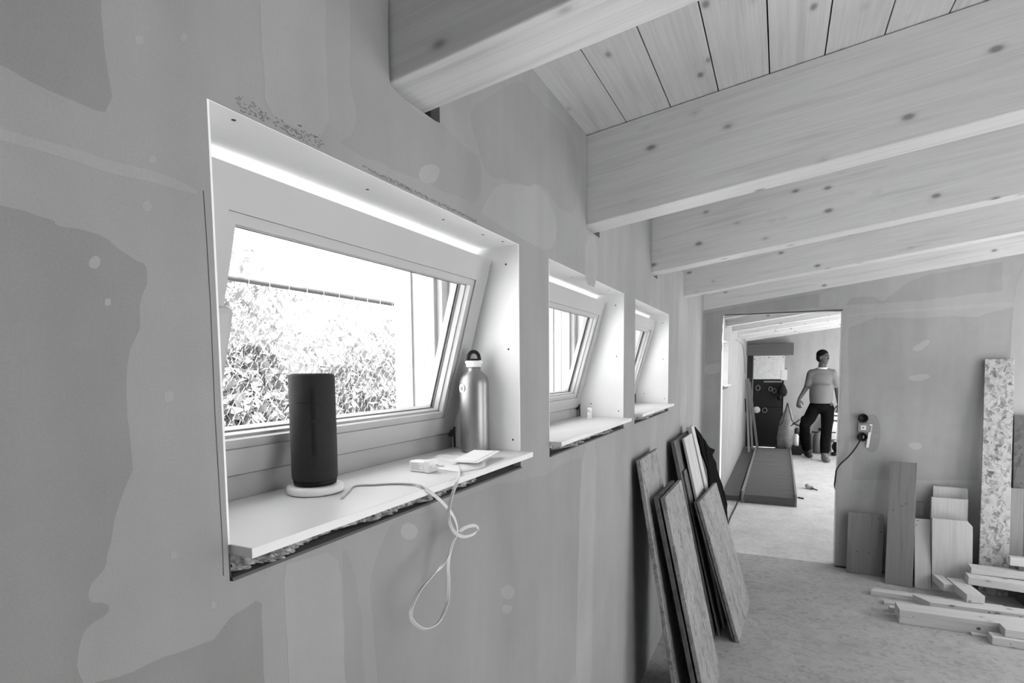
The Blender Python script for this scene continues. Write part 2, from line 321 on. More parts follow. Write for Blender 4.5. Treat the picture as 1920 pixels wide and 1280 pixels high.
def limb(bm, pts, rs, n=12):
    tube(bm, pts, rs, n)
    for p, r in zip(pts, rs): ball(bm, p, r, n, 8)
def smoothline(pts, k=4):
    P = [Vector(p) for p in pts]; P = [P[0]*2-P[1]] + P + [P[-1]*2-P[-2]]; out = []
    for i in range(1, len(P)-2):
        a, b, c, d = P[i-1:i+3]
        for j in range(k):
            t = j/k; out.append(.5*((2*b)+(-a+c)*t+(2*a-5*b+4*c-d)*t*t+(-a+3*b-3*c+d)*t**3))
    out.append(P[-2]); return out
def ribbon(bm, pts, w, t, wd):
    """flat cable: wd(i, frac) gives the width direction"""
    rings = []
    for i, p in enumerate(pts):
        d = (pts[min(i+1, len(pts)-1)] - pts[max(i-1, 0)]).normalized(); a = wd(i/(len(pts)-1), p)
        a = (a - d*a.dot(d)).normalized(); b = d.cross(a)
        rings.append([bm.verts.new(p + a*(w/2)*x + b*(t/2)*y) for x, y in [(-1, -.4), (-.85, -1), (.85, -1), (1, -.4), (1, .4), (.85, 1), (-.85, 1), (-1, .4)]])
    for a, b in zip(rings, rings[1:]):
        for k in range(8): bm.faces.new([a[k], a[(k+1) % 8], b[(k+1) % 8], b[k]])
    bm.faces.new(rings[0][::-1]); bm.faces.new(rings[-1])
def remesh(o, v, it=4):
    m = o.modifiers.new('union', 'REMESH'); m.mode = 'VOXEL'; m.voxel_size = v; m.use_smooth_shade = True
    s = o.modifiers.new('smooth', 'SMOOTH'); s.iterations = it; s.factor = .5

# ---------------------------------------------------------------- setting
YL, P_, WD, ZT, ZB = .4424, 1.0251, .8299, 1.8563, 1.300
YB, TB, ZBB, HB, SL = .7784, .1152, 2.0211, .2869, .1326
ZC = ZBB + HB
YF = 4.884; Y2 = 5.0; YE = 11.8; XR = 3.6; YN = -2.0
def cells(bm, us, vs, solid, d0, d1, axis=0):
    """slab made of one shell: u,v grid of cells, solid(u,v) says which are filled"""
    us = sorted(set(us)); vs = sorted(set(vs)); V = {}
    S = [[solid((a+b)/2, (c+d)/2) for c, d in zip(vs, vs[1:])] for a, b in zip(us, us[1:])]
    def vt(i, j, k):
        if (i, j, k) not in V:
            a, b, d = us[i], vs[j], (d0, d1)[k]; V[i, j, k] = bm.verts.new([(d, a, b), (a, d, b), (a, b, d)][axis])
        return V[i, j, k]
    def s(i, j): return 0 <= i < len(us)-1 and 0 <= j < len(vs)-1 and S[i][j]
    for i in range(len(us)-1):
        for j in range(len(vs)-1):
            if not s(i, j): continue
            for k in (0, 1): bm.faces.new([vt(i, j, k), vt(i+1, j, k), vt(i+1, j+1, k), vt(i, j+1, k)])
            if not s(i-1, j): bm.faces.new([vt(i, j, 0), vt(i, j+1, 0), vt(i, j+1, 1), vt(i, j, 1)])
            if not s(i+1, j): bm.faces.new([vt(i+1, j, 0), vt(i+1, j+1, 0), vt(i+1, j+1, 1), vt(i+1, j, 1)])
            if not s(i, j-1): bm.faces.new([vt(i, j, 0), vt(i+1, j, 0), vt(i+1, j, 1), vt(i, j, 1)])
            if not s(i, j+1): bm.faces.new([vt(i, j+1, 0), vt(i+1, j+1, 0), vt(i+1, j+1, 1), vt(i, j+1, 1)])
WINK = [0, 1, 2, 6]; BEAMK = [0, 1, 2, 3, 4, 5, 6, 7, 8, 9, 10]
wins = [(YL+P_*k, YL+P_*k+WD) for k in WINK]
pock = [(YB+P_*k-.005, YB+P_*k+TB+.03) for k in BEAMK]
def inwin(y, z, e=0): return any(a-e < y < b+e and ZB-e < z < ZT+e for a, b in wins)
def inpock(y, z): return any(a < y < b for a, b in pock) and ZBB-.012 < z < ZC
us = [YN, YE] + [v for p in pock for v in p] + [v for p in wins for v in p]
vs = [0, ZB, ZT, ZBB-.012, ZC]
bm = B(); cells(bm, us, vs, lambda y, z: not inwin(y, z) and not inpock(y, z), -.02, 0)
wl = obj('wall_left', bm, 'plaster'); tag(wl, kind='structure')
bm = B(); cells(bm, us, vs, lambda y, z: not inwin(y, z) and not inpock(y, z), -.15, -.0202)
obj('framing', bm, 'core', wl)
bm = B(); cells(bm, us, [0, ZB, ZT, ZC+.05], lambda y, z: not inwin(y, z), -.265, -.1502)
obj('outer_layer', bm, 'outer', wl)
def chaikin(p, it=2):
    for _ in range(it):
        q = []
        for a, b in zip(p, p[1:]+p[:1]): q += [(a[0]*.75+b[0]*.25, a[1]*.75+b[1]*.25), (a[0]*.25+b[0]*.75, a[1]*.25+b[1]*.75)]
        p = q
    return p
def clean(p):
    q = []
    for a in p:
        if not q or math.hypot(a[0]-q[-1][0], a[1]-q[-1][1]) > 1e-4: q.append(a)
    return q
def wob(p, s=.006):
    """densify the outline and give it the wavering edge of a filling knife"""
    out = []
    for a, b in zip(p, p[1:]+p[:1]):
        L = math.hypot(b[0]-a[0], b[1]-a[1]); n = max(1, int(L/.02))
        for i in range(n):
            x, y = a[0]+(b[0]-a[0])*i/n, a[1]+(b[1]-a[1])*i/n
            v = noise.noise_vector(Vector((x*14, y*14, 0)))*s + noise.noise_vector(Vector((x*50, y*50, 3)))*s*.5
            out.append((x+v.x, y+v.y))
    return out
for i, p in enumerate(BARE):
    p = [(max(YN+.05, a), min(max(b, .02), ZC-.006)) for a, b in p]
    bm = B(); prism(bm, clean(wob(chaikin(p, 1), .007)), .00002, .00012, 0); obj('bare_board_patch', bm, 'bare' if i < 3 else 'bare2', wl)
for i, p in enumerate(COMP):
    p = [(max(YN+.05, a), min(max(b, .02), ZC-.006)) for a, b in p]
    bm = B(); prism(bm, clean(wob(chaikin(p, 1), .005)), .00002, .00020+i*.000012, 0); obj('joint_compound', bm, 'comp', wl)
# crack of the corner bead left of the near window, scuffs above it
def strip(bm, pts, w, x=.0012):
    for (a, b), (c, d) in zip(pts, pts[1:]):
        L = math.hypot(c-a, d-b); nx, ny = -(d-b)/L*w/2, (c-a)/L*w/2
        prism(bm, [(a+nx, b+ny), (c+nx, d+ny), (c-nx, d-ny), (a-nx, b-ny)], .0001, x, 0)
bm = B(); strip(bm, [(.4325, 1.752), (.4338, 1.70), (.4345, 1.62), (.4335, 1.50), (.4350, 1.36), (.4343, 1.31)], .00035, .0008)
obj('hairline_crack', bm, 'core', wl)
bm = B(); random.seed(3)
for i in range(110):
    y = .48+random.random()*.14; z = ZT+.003+random.random()*(.008+.012*random.random()); s = .0005+.0009*random.random()
    strip(bm, [(y, z), (y+s*3, z+s*random.uniform(-1.5, 1.5))], s, .0011)
for i in range(260):
    y = .70+random.random()*.36; z = ZT+.003+random.random()*.006; s = .0004+.0007*random.random()
    strip(bm, [(y, z), (y+s*3, z+s*random.uniform(-1.5, 1.5))], s, .0011)
obj('scuff_marks', bm, 'greymetal', wl)

# floor
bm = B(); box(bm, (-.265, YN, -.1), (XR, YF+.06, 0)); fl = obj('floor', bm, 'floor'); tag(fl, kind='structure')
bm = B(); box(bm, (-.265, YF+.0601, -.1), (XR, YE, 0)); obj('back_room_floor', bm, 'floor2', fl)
# ceiling boards: one deck, grooves between boards
bm = B(); x = -.0065; W = .1372
while x < XR:
    x0 = max(x, 0); x1 = min(x+W-.0035, XR+.05)
    poly = [(x0, ZC+SL*x0+.0005), (x1, ZC+SL*x1+.0005), (x1, ZC+SL*x1+.02), (x0, ZC+SL*x0+.02)]
    prism(bm, poly, YN, YE, 1); x += W
ce = obj('ceiling', bm, 'ceil'); tag(ce, kind='structure')
bm = B(); prism(bm, [(-.3, ZC+.0205), (XR+.1, ZC+.0205+SL*XR), (XR+.1, ZC+.1+SL*XR), (-.3, ZC+.1)], YN-.05, YE+.1, 1); obj('roof_deck', bm, 'core', ce)
# partition with the doorway
XA, XB, ZD = .147, 1.003, 1.972
def zb_(x): return ZBB+SL*x-.001
bm = B()
prism(bm, [(.0, 0), (XA, 0), (XA, zb_(XA)), (0, zb_(0))], YF, Y2, 1)
prism(bm, [(XB, 0), (XR, 0), (XR, zb_(XR)), (XB, zb_(XB))], YF, Y2, 1)
prism(bm, [(XA, ZD), (XB, ZD), (XB, zb_(XB)), (XA, zb_(XA))], YF, Y2, 1)
bmesh.ops.remove_doubles(bm, verts=bm.verts, dist=1e-5)
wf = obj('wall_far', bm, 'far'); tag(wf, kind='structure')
for p in FARBARE:
    p = [(max(a, .002), min(b, zb_(a)-.004)) for a, b in p]
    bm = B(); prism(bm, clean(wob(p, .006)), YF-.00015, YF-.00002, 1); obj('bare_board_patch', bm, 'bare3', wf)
for i, p in enumerate(FARCOMP):
    p = [(max(a, .002), min(max(b, .01), zb_(a)-.004)) for a, b in p]
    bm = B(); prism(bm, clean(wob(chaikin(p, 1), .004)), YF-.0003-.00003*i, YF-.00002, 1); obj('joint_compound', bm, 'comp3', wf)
bm = B(); prism(bm, chaikin(SOCKP, 2), YF-.0011, YF-.0001, 1); obj('dark_filler_patch', bm, 'bare2', wf)
bm = B(); box(bm, (XA+.02, YF-.001, ZD), (XB, YF+.03, ZD+.006)); obj('lintel_gap', bm, 'core', wf)
for n, a, b in [('left', XA, XA+.003), ('right', XB-.003, XB)]:
    bm = B(); box(bm, (a, YF+.004, 0.02), (b, Y2+.004, ZD)); obj('corner_bead', bm, 'reveal', wf)
bm = B(); box(bm, (XB+.004, YF-.0015, 0), (1.9, YF-.0002, .012)); obj('floor_joint', bm, 'core', wf)
# back wall, right walls, wall behind the camera
bm = B(); cells(bm, [0, .10, .66, XR], [0, 1.76, 3.0], lambda x, z: not (.10 < x < .66 and z < 1.76), YE, YE+.12, 1)
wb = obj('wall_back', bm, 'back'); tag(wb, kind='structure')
op = [(-.4, 1.4), (3.0, 4.6), (6.3, 10.6)]  # first opening, with its glazing, is added out of view to light near beams
bm = B(); cells(bm, [YN, YE]+[v for p in op for v in p], [0, .2, 2.4, 2.75], lambda y, z: not any(a < y < b and .2 < z < 2.4 for a, b in op), XR, XR+.1)
wr = obj('wall_right', bm, 'plaster'); tag(wr, kind='structure')
for a, b in op:
    bm = B(); n = round((b-a)/1.0)
    for i in range(n+1):
        y = a+(b-a)*i/n; box(bm, (XR+.02, y-.03, .2), (XR+.08, y+.03, 2.4))
    for z in (.2, 2.35): box(bm, (XR+.02, a, z), (XR+.08, b, z+.05))
    obj('glazing_frame', bm, 'white', wr)
bm = B(); box(bm, (-.265, YN-.1, 0), (XR+.1, YN, 2.75)); wn = obj('wall_near', bm, 'greyx'); tag(wn, kind='structure')

# ---------------------------------------------------------------- ceiling beams
MB_ = Matrix.Rotation(-math.atan(SL), 4, 'Y')
ordw = ['nearest', 'second', 'third', 'fourth', 'fifth']
blab = ['nearest heavy spruce ceiling beam, cut off by the top edge of the photo, above the near window',
        'spruce ceiling beam second from the camera, ceiling boards visible in front of it',
        'spruce ceiling beam third from the camera, meeting the wall above the second window',
        'spruce ceiling beam fourth from the camera, meeting the wall above the third window',
        'spruce ceiling beam lying against the top of the partition wall above the doorway',
        'first ceiling beam past the doorway, its face just under the door head',
        'second ceiling beam beyond the doorway, seen through the opening', 'third ceiling beam beyond the doorway, seen through the opening',
        'fourth ceiling beam beyond the doorway, seen through the opening', 'fifth ceiling beam beyond the doorway, seen through the opening',
        'last ceiling beam before the back wall of the far room']
L = (XR-.005)/math.cos(math.atan(SL))
hb = HB*math.cos(math.atan(SL))
for k in BEAMK:
    bm = B(); box(bm, (-.10, 0, .0), (L-.03, TB, hb-.001), .003)
    o = obj('ceiling_beam', bm, 'beam', frame=Matrix.Translation((0, YB+P_*k, ZBB)) @ MB_)
    tag(o, blab[k], 'beam', 'ceiling beams of the front room' if k < 5 else 'ceiling beams of the far room')

# ---------------------------------------------------------------- windows
SY0, SY1, SLOPE = .038, .820, .455        # sash from/to inside the opening, slope length
TH = math.atan2(.124, .438)
def window(k, idx, full=True):
    y0 = YL+P_*k; y1 = y0+WD; e = .0
    W = empty('window_%d' % idx, (0, y0, ZB), kind='structure')
    t = .003
    bm = B(); box(bm, (-.2, y0+.0002, 1.344), (-.0005, y0+t, ZT-.0003)); box(bm, (-.2, y1-t, 1.344), (-.0005, y1-.0002, ZT-.0003)); box(bm, (-.2, y0+t, ZT-.0012), (-.0005, y1-t, ZT-.0003))
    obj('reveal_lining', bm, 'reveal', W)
    for px, py in [(-.02, .05), (-.05, .33), (-.04, .55), (-.03, .70), (-.02, .78)]:
        bm = B(); lathe(bm, [(.0028, ZT-.0016), (.0028, ZT-.0006)], (px, y0+py, 0), 10); obj('screw_hole', bm, 'screw', W)
    for px, z in [(-.035, 1.81), (-.03, 1.60), (-.02, 1.372), (-.14, 1.40)]:
        bm = B(); lathe(bm, [(.0026, y1-t-.0004), (.0026, y1-t+.001)], (px, 0, z), 10, 'y'); obj('screw_hole', bm, 'screw', W)
    # fixed frame
    bm = B(); a, b = y0+t, y1-t
    box(bm, (-.264, a, 1.32), (-.203, b, 1.383), .002); box(bm, (-.264, a, 1.383), (-.2555, b, 1.418), .001)
    box(bm, (-.264, a, ZT-.03), (-.204, b, ZT-t), .002)
    box(bm, (-.264, a, 1.372), (-.204, a+.03, ZT-.03), .002); box(bm, (-.264, b-.03, 1.372), (-.204, b, ZT-.03), .002)
    box(bm, (-.232, b-.042, 1.38), (-.222, b-.03, ZT-.03), .001)
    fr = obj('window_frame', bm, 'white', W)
    for i in range(7):
        bm = B(); lathe(bm, [(.003, b-.0304), (.003, b-.0295)], (-.25, 0, 1.43+i*.06), 10, 'y'); obj('drill_hole', bm, 'greymetal', fr)
    # exterior lining with perforated strip
    bm = B(); box(bm, (-.36, y1-.03, 1.30), (-.266, y1+.02, ZT+.03)); box(bm, (-.33, y1-.036, 1.33), (-.30, y1-.0302, ZT))
    obj('outer_lining', bm, 'white', W)
    # tilted sash: built in its own frame, bottom inner edge is the pivot
    piv = Matrix.Translation((-.195, y0, 1.385)) @ Matrix.Rotation(TH, 4, 'Y')
    s0, s1 = SY0, SY1; h = SLOPE; D = -.058
    rs = .052; rb = .044; rt_ = .058
    def sash_rails(bm, x0, x1, i0, i1, j0, j1, o0, o1, p0, p1, bev):
        """mitred rectangular ring: outer (o0..o1, p0..p1), inner (i0..i1, j0..j1)"""
        co = [(o0, p0), (o1, p0), (o1, p1), (o0, p1)]; ci = [(i0, j0), (i1, j0), (i1, j1), (i0, j1)]
        for q in range(4):
            r = (q+1) % 4; poly = [co[q], co[r], ci[r], ci[q]]; prism(bm, poly, x0, x1, 0)
    bm = B(); sash_rails(bm, D, 0, s0+rs, s1-rs, rb, h-rt_, s0, s1, 0, h, 0)
    bmesh.ops.bevel(bm, geom=[e for e in bm.edges if e.calc_face_angle(0) > 1.2], offset=.0012, segments=1, affect='EDGES')
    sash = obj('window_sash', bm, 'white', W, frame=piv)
    # glazing bead, stepped in
    bm = B(); sash_rails(bm, -.016, -.0035, s0+rs+.016, s1-rs-.016, rb+.015, h-rt_-.016, s0+rs+.0005, s1-rs-.0005, rb+.0005, h-rt_-.0005, 0)
    sash_rails(bm, -.030, -.0162, s0+rs+.019, s1-rs-.019, rb+.019, h-rt_-.019, s0+rs+.0005, s1-rs-.0005, rb+.0005, h-rt_-.0005, 0)
    obj('glazing_bead', bm, 'white', sash, frame=piv)
    bm = B(); sash_rails(bm, -.034, -.0302, s0+rs+.0205, s1-rs-.0205, rb+.0205, h-rt_-.0205, s0+rs, s1-rs, rb, h-rt_, 0)
    obj('rubber_seal', bm, 'seal', sash, frame=piv)
    bm = B(); sash_rails(bm, -.056, -.0402, s0+rs+.016, s1-rs-.018, rb+.018, h-rt_-.018, s0+rs, s1-rs, rb, h-rt_, 0); obj('outer_bead', bm, 'white', sash, frame=piv)
    bm = B(); box(bm, (-.0390, s0+rs-.004, rb-.004), (-.0350, s1-rs+.004, h-rt_+.004)); obj('window_pane', bm, 'glass', sash, frame=piv)
    # lever handle on the near stile
    bm = B(); box(bm, (.0005, s0+.014, .20), (.010, s0+.044, .275), .004); box(bm, (.010, s0+.020, .250), (.040, s0+.040, .270), .004); box(bm, (.034, s0+.016, .150), (.052, s0+.044, .274), .008)
    obj('window_handle', bm, 'white', sash, frame=piv)
    # hinge at the lower far corner
    bm = B(); box(bm, (-.199, y0+s1-.012, 1.374), (-.189, y0+s1+.004, 1.392), .002); tube(bm, [(-.19, y0+s1+.003, 1.345), (-.19, y0+s1+.003, 1.398)], .0025, 8)
    obj('hinge', bm, 'dark', W)
    # folding stay between sash and frame
    bm = B(); tube(bm, [(-.21, b-.004, 1.66), (-.115, y0+s1+.001, 1.685)], .0025, 6); obj('stay_arm', bm, 'greymetal', W)
    # sill board
    bm = B(); box(bm, (-.1995, y0+t+.0005, 1.3315), (.036, y1-t-.0005, 1.344), .0008); obj('window_sill', bm, 'sill', W)
    # rough gap below: dark bead and lumpy insulation
    bm = B(); box(bm, (-.15, y0+.001, 1.3002), (.004, y1-.001, 1.3045)); prism(bm, [(y0+.001, 1.3045), (y0+.001, 1.3315), (y0+.002, 1.3315), (y0+.002, 1.3045)], -.1, .0, 0)
    obj('dark_edge_profile', bm, 'core', W)
    bm = B(); nx, ny = 260, 12; rnd = random.Random(idx); G = []
    for i in range(nx+1):
        f = i/nx; y = y0+.004+(WD-.008)*f; row = []
        amp = max(0, noise.noise(Vector((f*7+idx*5, 0, 0)))*1.5+.62) if f < .8 else .12
        for j in range(ny+1):
            a = math.pi*j/ny
            r = .8+.6*noise.noise(Vector((y*45, a*1.5, idx)))+.7*noise.noise(Vector((y*150, a*4, idx)))
            row.append(bm.verts.new((-.03+.058*min(amp, 1)*math.sin(a)*min(r, 1.08), y, 1.318-.0125*math.cos(a))))
        G.append(row)
    for i in range(nx):
        for j in range(ny): bm.faces.new([G[i][j], G[i+1][j], G[i+1][j+1], G[i][j+1]])
    o = obj('insulation', bm, 'wool', W, smooth=True); tag(o, 'ragged mineral wool stuffed into the gap under the sill', kind='stuff')
    return W
for i, k in enumerate(WINK): window(k, i+1)

# ---------------------------------------------------------------- things on the near sill
ZS = 1.344
def speaker():
    x, y = -.1233, .7051
    t = empty('wireless_charging_dock', (x, y, ZS), 'round white charging dock under the black speaker on the near sill', 'dock')
    bm = B(); lathe(bm, [(.041, 0.0004), (.0455, .002), (.0465, .005), (.0465, .010), (.0450, .0135), (.038, .0142)], (x, y, ZS), 48); obj('dock_body', bm, 'plugw', t, True)
    bm = B(); lathe(bm, [(.0425, 0), (.0425, .0012)], (x, y, ZS), 48); obj('foot_ring', bm, 'seal', t)
    z = ZS+.0145
    s = empty('portable_speaker', (x, y, z), 'black cylindrical wireless speaker standing on a round white dock', 'speaker')
    r = .0372; H = .186
    bm = B(); lathe(bm, [(r*.9, .008), (r*.985, .011), (r, .018), (r*1.005, .09), (r, H-.006), (r*.985, H-.0015), (r*.94, H)], (x, y, z), 64); obj('speaker_body', bm, 'speaker', s, True)
    bm = B(); lathe(bm, [(r*.80, 0), (r*.93, .002), (r*.955, .0078), (r*.90, .0100)], (x, y, z), 48); obj('rubber_base', bm, 'black', s, True)
    bm = B(); lathe(bm, [(r*.90, H+.0002), (r*.88, H+.0012), (.001, H+.0012)], (x, y, z), 48); obj('top_cap', bm, 'black', s, True)
    # raised plus and minus volume marks, wrapped on the cylinder facing the room
    ph0 = math.atan2(-.7051, .5894+.1233)+.02
    def pad(bm, a0, a1, z0, z1):
        n = 10; V = []
        for i in range(n+1):
            a = ph0+a0+(a1-a0)*i/n
            V.append([bm.verts.new((x+rr*math.cos(a), y+rr*math.sin(a), z+zz)) for rr in (r*1.0, r*1.028) for zz in (z0, z1)])
        for p, q in zip(V, V[1:]):
            bm.faces.new([p[2], q[2], q[3], p[3]]); bm.faces.new([p[0], q[0], q[2], p[2]]); bm.faces.new([p[1], q[1], q[3], p[3]])
        bm.faces.new(V[0][:2]+V[0][3:1:-1]); bm.faces.new(V[-1][:2]+V[-1][3:1:-1])
    bm = B(); pad(bm, -.085, .085, .112, .163); pad(bm, -.74, .66, .1385, .1415); obj('plus_mark', bm, 'black', s)
    bm = B(); pad(bm, -.085, .085, .054, .107); obj('minus_mark', bm, 'black', s)
speaker()
def bottle():
    x, y = -.1040, 1.2225; r = .0365
    t = empty('drinking_bottle', (x, y, ZS), 'brushed aluminium drinking bottle with black loop cap at the far end of the near sill', 'bottle')
    prof = [(r*.86, 0), (r*.97, .003), (r, .008), (r, .168), (r*.985, .176), (r*.90, .186), (r*.72, .195), (r*.50, .202), (r*.47, .205), (r*.47, .212)]
    bm = B(); lathe(bm, prof, (x, y, ZS+.0003), 64); obj('bottle_body', bm, 'steel', t, True)
    bm = B(); lathe(bm, [(r*.50, .2125), (r*.53, .2135), (r*.53, .220), (r*.60, .222), (r*.60, .2265), (r*.5, .228)], (x, y, ZS), 40); obj('screw_collar', bm, 'plugw', t, True)
    pts = []
    c = Vector((x, y, ZS+.229)); d = Vector((.82, .57, 0))
    for i in range(13):
        a = math.pi*i/12; pts.append(c + d*(.0135*math.cos(a)) + Vector((0, 0, .005+.0165*math.sin(a))))
    pts = [c+d*.0145] + pts + [c-d*.0145]
    bm = B(); tube(bm, pts, .0046, 10); lathe(bm, [(.0135, .2282), (.0145, .229), (.0145, .2315), (.012, .233)], (x, y, ZS), 30)
    obj('cap_loop', bm, 'black', t, True)
    # small round badge on the shoulder
    a = math.atan2(-y, .5894-x)-.95
    bm = B(); lathe(bm, [(.011, 0), (.011, .0008)], n=24); F = Matrix.Translation((x+r*1.0*math.cos(a), y+r*1.0*math.sin(a), ZS+.160)) @ Matrix.Rotation(a, 4, 'Z') @ Matrix.Rotation(R(90), 4, 'Y')
    bmesh.ops.transform(bm, matrix=F, verts=bm.verts); o = obj('round_badge', bm, 'plugw', t)
    bm = B(); lathe(bm, [(.006, .0009), (.006, .0014)], n=6); bmesh.ops.transform(bm, matrix=F, verts=bm.verts); obj('badge_emblem', bm, 'greymetal', o)
bottle()
def charger():
    F = Matrix.Translation((-.0905, .9395, ZS)) @ Matrix.Rotation(R(-6), 4, 'Z')
    t = empty('phone_charger', mat=F, label='white plug-in phone charger lying with its pins towards the bottle on the near sill', cat='charger')
    bm = B(); box(bm, (0, -.012, .0005), (.040, .014, .0225), .003); obj('charger_body', bm, 'plugw', t, frame=F)
    bm = B(); box(bm, (.0402, -.014, .0003), (.0545, .016, .0262), .003); obj('plug_head', bm, 'plugw', t, frame=F)
    bm = B()
    for yy in (-.008, .010): tube(bm, [(.0545, yy, .013), (.062, yy, .013), (.073, yy, .0135)], [.0028, .0024, .002], 10)
    obj('plug_pins', bm, 'plugw', t, True, frame=F)
    bm = B()
    for i in range(4): box(bm, (.006, -.01215, .006+i*.0035), (.030-4e-3*(i % 2), -.0119, .0072+i*.0035))
    obj('printed_lines', bm, 'ink', t, frame=F)
charger()
bm = B(); pts = smoothline(CABLE, 5)
def wdir(f, p):
    if p.x < .036 and p.z > 1.343: return Vector((.75, -.2, .55))
    a = .45+.75*math.sin(f*17)
    return Vector((math.sin(a)*.8, math.cos(a), .35))
ribbon(bm, pts, .0066, .0018, wdir); o = obj('charging_cable', bm, 'cable', origin=pts[0], smooth=False)
tag(o, 'flat white charging cable looping down the wall from the near sill', 'cable')
def packaging():
    """thin crumpled film bag lying on the sill and a folded leaflet in front of the bottle"""
    bm = B(); nx, ny = 26, 10; G = []; rnd = random.Random(5)
    for s in (0, 1):
        H = []
        for i in range(nx+1):
            row = []
            for j in range(ny+1):
                u, v = i/nx, j/ny
                xx = -.135+.145*v+.02*math.sin(u*5); yy = .985+.150*u-.03*v*(1-u)
                e = min(u, 1-u, v, 1-v)*8; e = min(e, 1)
                z = ZS+.0006+s*(.0008+e*(.004+.005*noise.noise(Vector((u*7, v*5, 2)))+.002*noise.noise(Vector((u*20, v*14, 5)))))
                row.append(bm.verts.new((xx, yy, z)))
            H.append(row)
        G.append(H)
    for s in (0, 1):
        for i in range(nx):
            for j in range(ny): bm.faces.new([G[s][i][j], G[s][i+1][j], G[s][i+1][j+1], G[s][i][j+1]])
    for i in range(nx):
        for j in (0, ny): bm.faces.new([G[0][i][j], G[0][i+1][j], G[1][i+1][j], G[1][i][j]])
    for j in range(ny):
        for i in (0, nx): bm.faces.new([G[0][i][j], G[0][i][j+1], G[1][i][j+1], G[1][i][j]])
    o = obj('plastic_packaging', bm, 'plugw', origin=(-.06, 1.05, ZS), smooth=True); tag(o, 'crumpled white plastic packaging spread behind the phone charger on the near sill', 'packaging')
    F = Matrix.Translation((.0, 1.03, ZS+.0115)) @ Matrix.Rotation(R(8), 4, 'Z') @ Matrix.Rotation(R(2), 4, 'X')
    bm = B(); box(bm, (-.045, -.02, 0), (.018, .12, .0012)); box(bm, (-.042, -.01, .0014), (.010, .115, .0022))
    o = obj('folded_leaflet', bm, 'paper', frame=F); tag(o, 'folded white paper leaflet in front of the metal bottle on the near sill', 'leaflet')
packaging()
# small white tube on the second sill
bm = B(); lathe(bm, [(.0085, 0), (.009, .001), (.009, .030)], (-.105, 2.165, ZS+.0003), 20)
t = empty('small_white_tube', (-.105, 2.165, ZS), 'small white capped tube standing on the second window sill', 'tube')
obj('tube_body', bm, 'plugw', t, True); bm = B(); lathe(bm, [(.0087, .0302), (.0087, .046), (.0078, .048)], (-.105, 2.165, ZS), 20); obj('tube_cap', bm, 'plugw', t, True)

# ---------------------------------------------------------------- boards
def board(name, mat, B1, B2, T1, th, label, cat='board', group=None, edge=None, away=True, holes=()):
    """B1 B2 = bottom corners of the visible face, T1 above B1; thickness goes away from the viewer"""
    B1, B2, T1 = Vector(B1), Vector(B2), Vector(T1)
    w = (B2-B1).length; ex = (B2-B1).normalized(); ez = (T1-B1); L = ez.length; ez = (ez-ex*ez.dot(ex)).normalized(); ey = ez.cross(ex)
    cam = Vector((.5894, 0, 1.55))
    s = 1 if ey.dot(B1-cam) > 0 else -1
    F = Matrix((ex, ey, ez)).transposed().to_4x4(); F.translation = B1
    bm = B(); y0, y1 = (0, th) if s > 0 else (-th, 0)
    box(bm, (0, y0, 0), (w, y1, L), min(.002, th*.15))
    o = obj(name, bm, mat, frame=F); tag(o, label, cat, group)
    if holes:
        yy = y0 if s > 0 else y1
        for a, c in holes:
            bm = B(); lathe(bm, [(.004, yy-.0006*s), (.004, yy+.0005*s)], (a*w, 0, c*L), 8, 'y'); obj('nail_hole', bm, 'screw', o, frame=F)
    return o
th = .022
GA = 'strand board panels leaning on the left wall'
board('strand_board', 'osbgrain', (.232, 2.43, .002), (.232, 2.83, .002), (.040, 2.43, 1.147), .018, 'tallest strand board of the near stack, its top against the left wall', 'board', GA)
board('strand_board', 'osbdark', (.318, 2.47, .002), (.318, 2.90, .002), (.112, 2.47, .979), .02, 'dark middle board of the near stack, mostly hidden behind the front panel', 'board', GA)
board('strand_board', 'osbgrain', (.348, 2.471, .002), (.350, 2.911, .002), (.142, 2.471, .980), .020, 'front panel of the near leaning stack, with a broad pale strand face', 'board', GA)
board('strand_board', 'osbdark', (.285, 3.28, .002), (.285, 3.90, .002), (.045, 3.28, 1.13), .022, 'tall dark board of the farther stack, resting against the wall', 'board', GA)
board('strand_board', 'osbdark', (.310, 3.32, .002), (.310, 3.92, .002), (.095, 3.32, .95), .010, 'dark board hidden in the middle of the farther leaning stack', 'board', GA)
board('pale_plank', 'lightz', (.330, 3.42, .012), (.330, 3.73, .012), (.080, 3.42, 1.13), .015, 'pale plank in the farther stack, a light strip left of the taller batten', 'board', GA)
board('pale_batten', 'lightz', (.352, 3.74, .012), (.354, 3.84, .012), (.075, 3.74, 1.17), .028, 'tallest pale batten of the farther stack, right beside the black sheet', 'batten', GA)
board('strand_board', 'osbdark', (.390, 3.284, .002), (.392, 3.72, .002), (.165, 3.293, .78), .008, 'dark board directly behind the broad front panel of the farther stack', 'board', GA)
board('strand_board', 'osbgrain', (.416, 3.282, .002), (.447, 3.887, .002), (.189, 3.293, .787), .020, 'broad pale front panel of the farther leaning stack', 'board', GA)
bm = B(); lo = [bm.verts.new(Vector(p)-Vector((.006, 0, 0))) for p in SHEET]; hi = [bm.verts.new(Vector(p)+Vector((.006, 0, 0))) for p in SHEET]
n = len(SHEET); bm.faces.new(lo); bm.faces.new(hi[::-1])
for i in range(n): bm.faces.new([lo[i], lo[(i+1) % n], hi[(i+1) % n], hi[i]])
bmesh.ops.triangulate(bm, faces=[f for f in bm.faces if len(f.verts) > 4])
bmesh.ops.subdivide_edges(bm, edges=bm.edges, cuts=2)
for v in bm.verts: v.co += Vector((1, 0, .2))*noise.noise(v.co*14)*.012
o = obj('black_membrane', bm, 'matte', origin=SHEET[0]); tag(o, 'ragged black membrane hanging beside the pale batten of the farther stack', 'membrane')

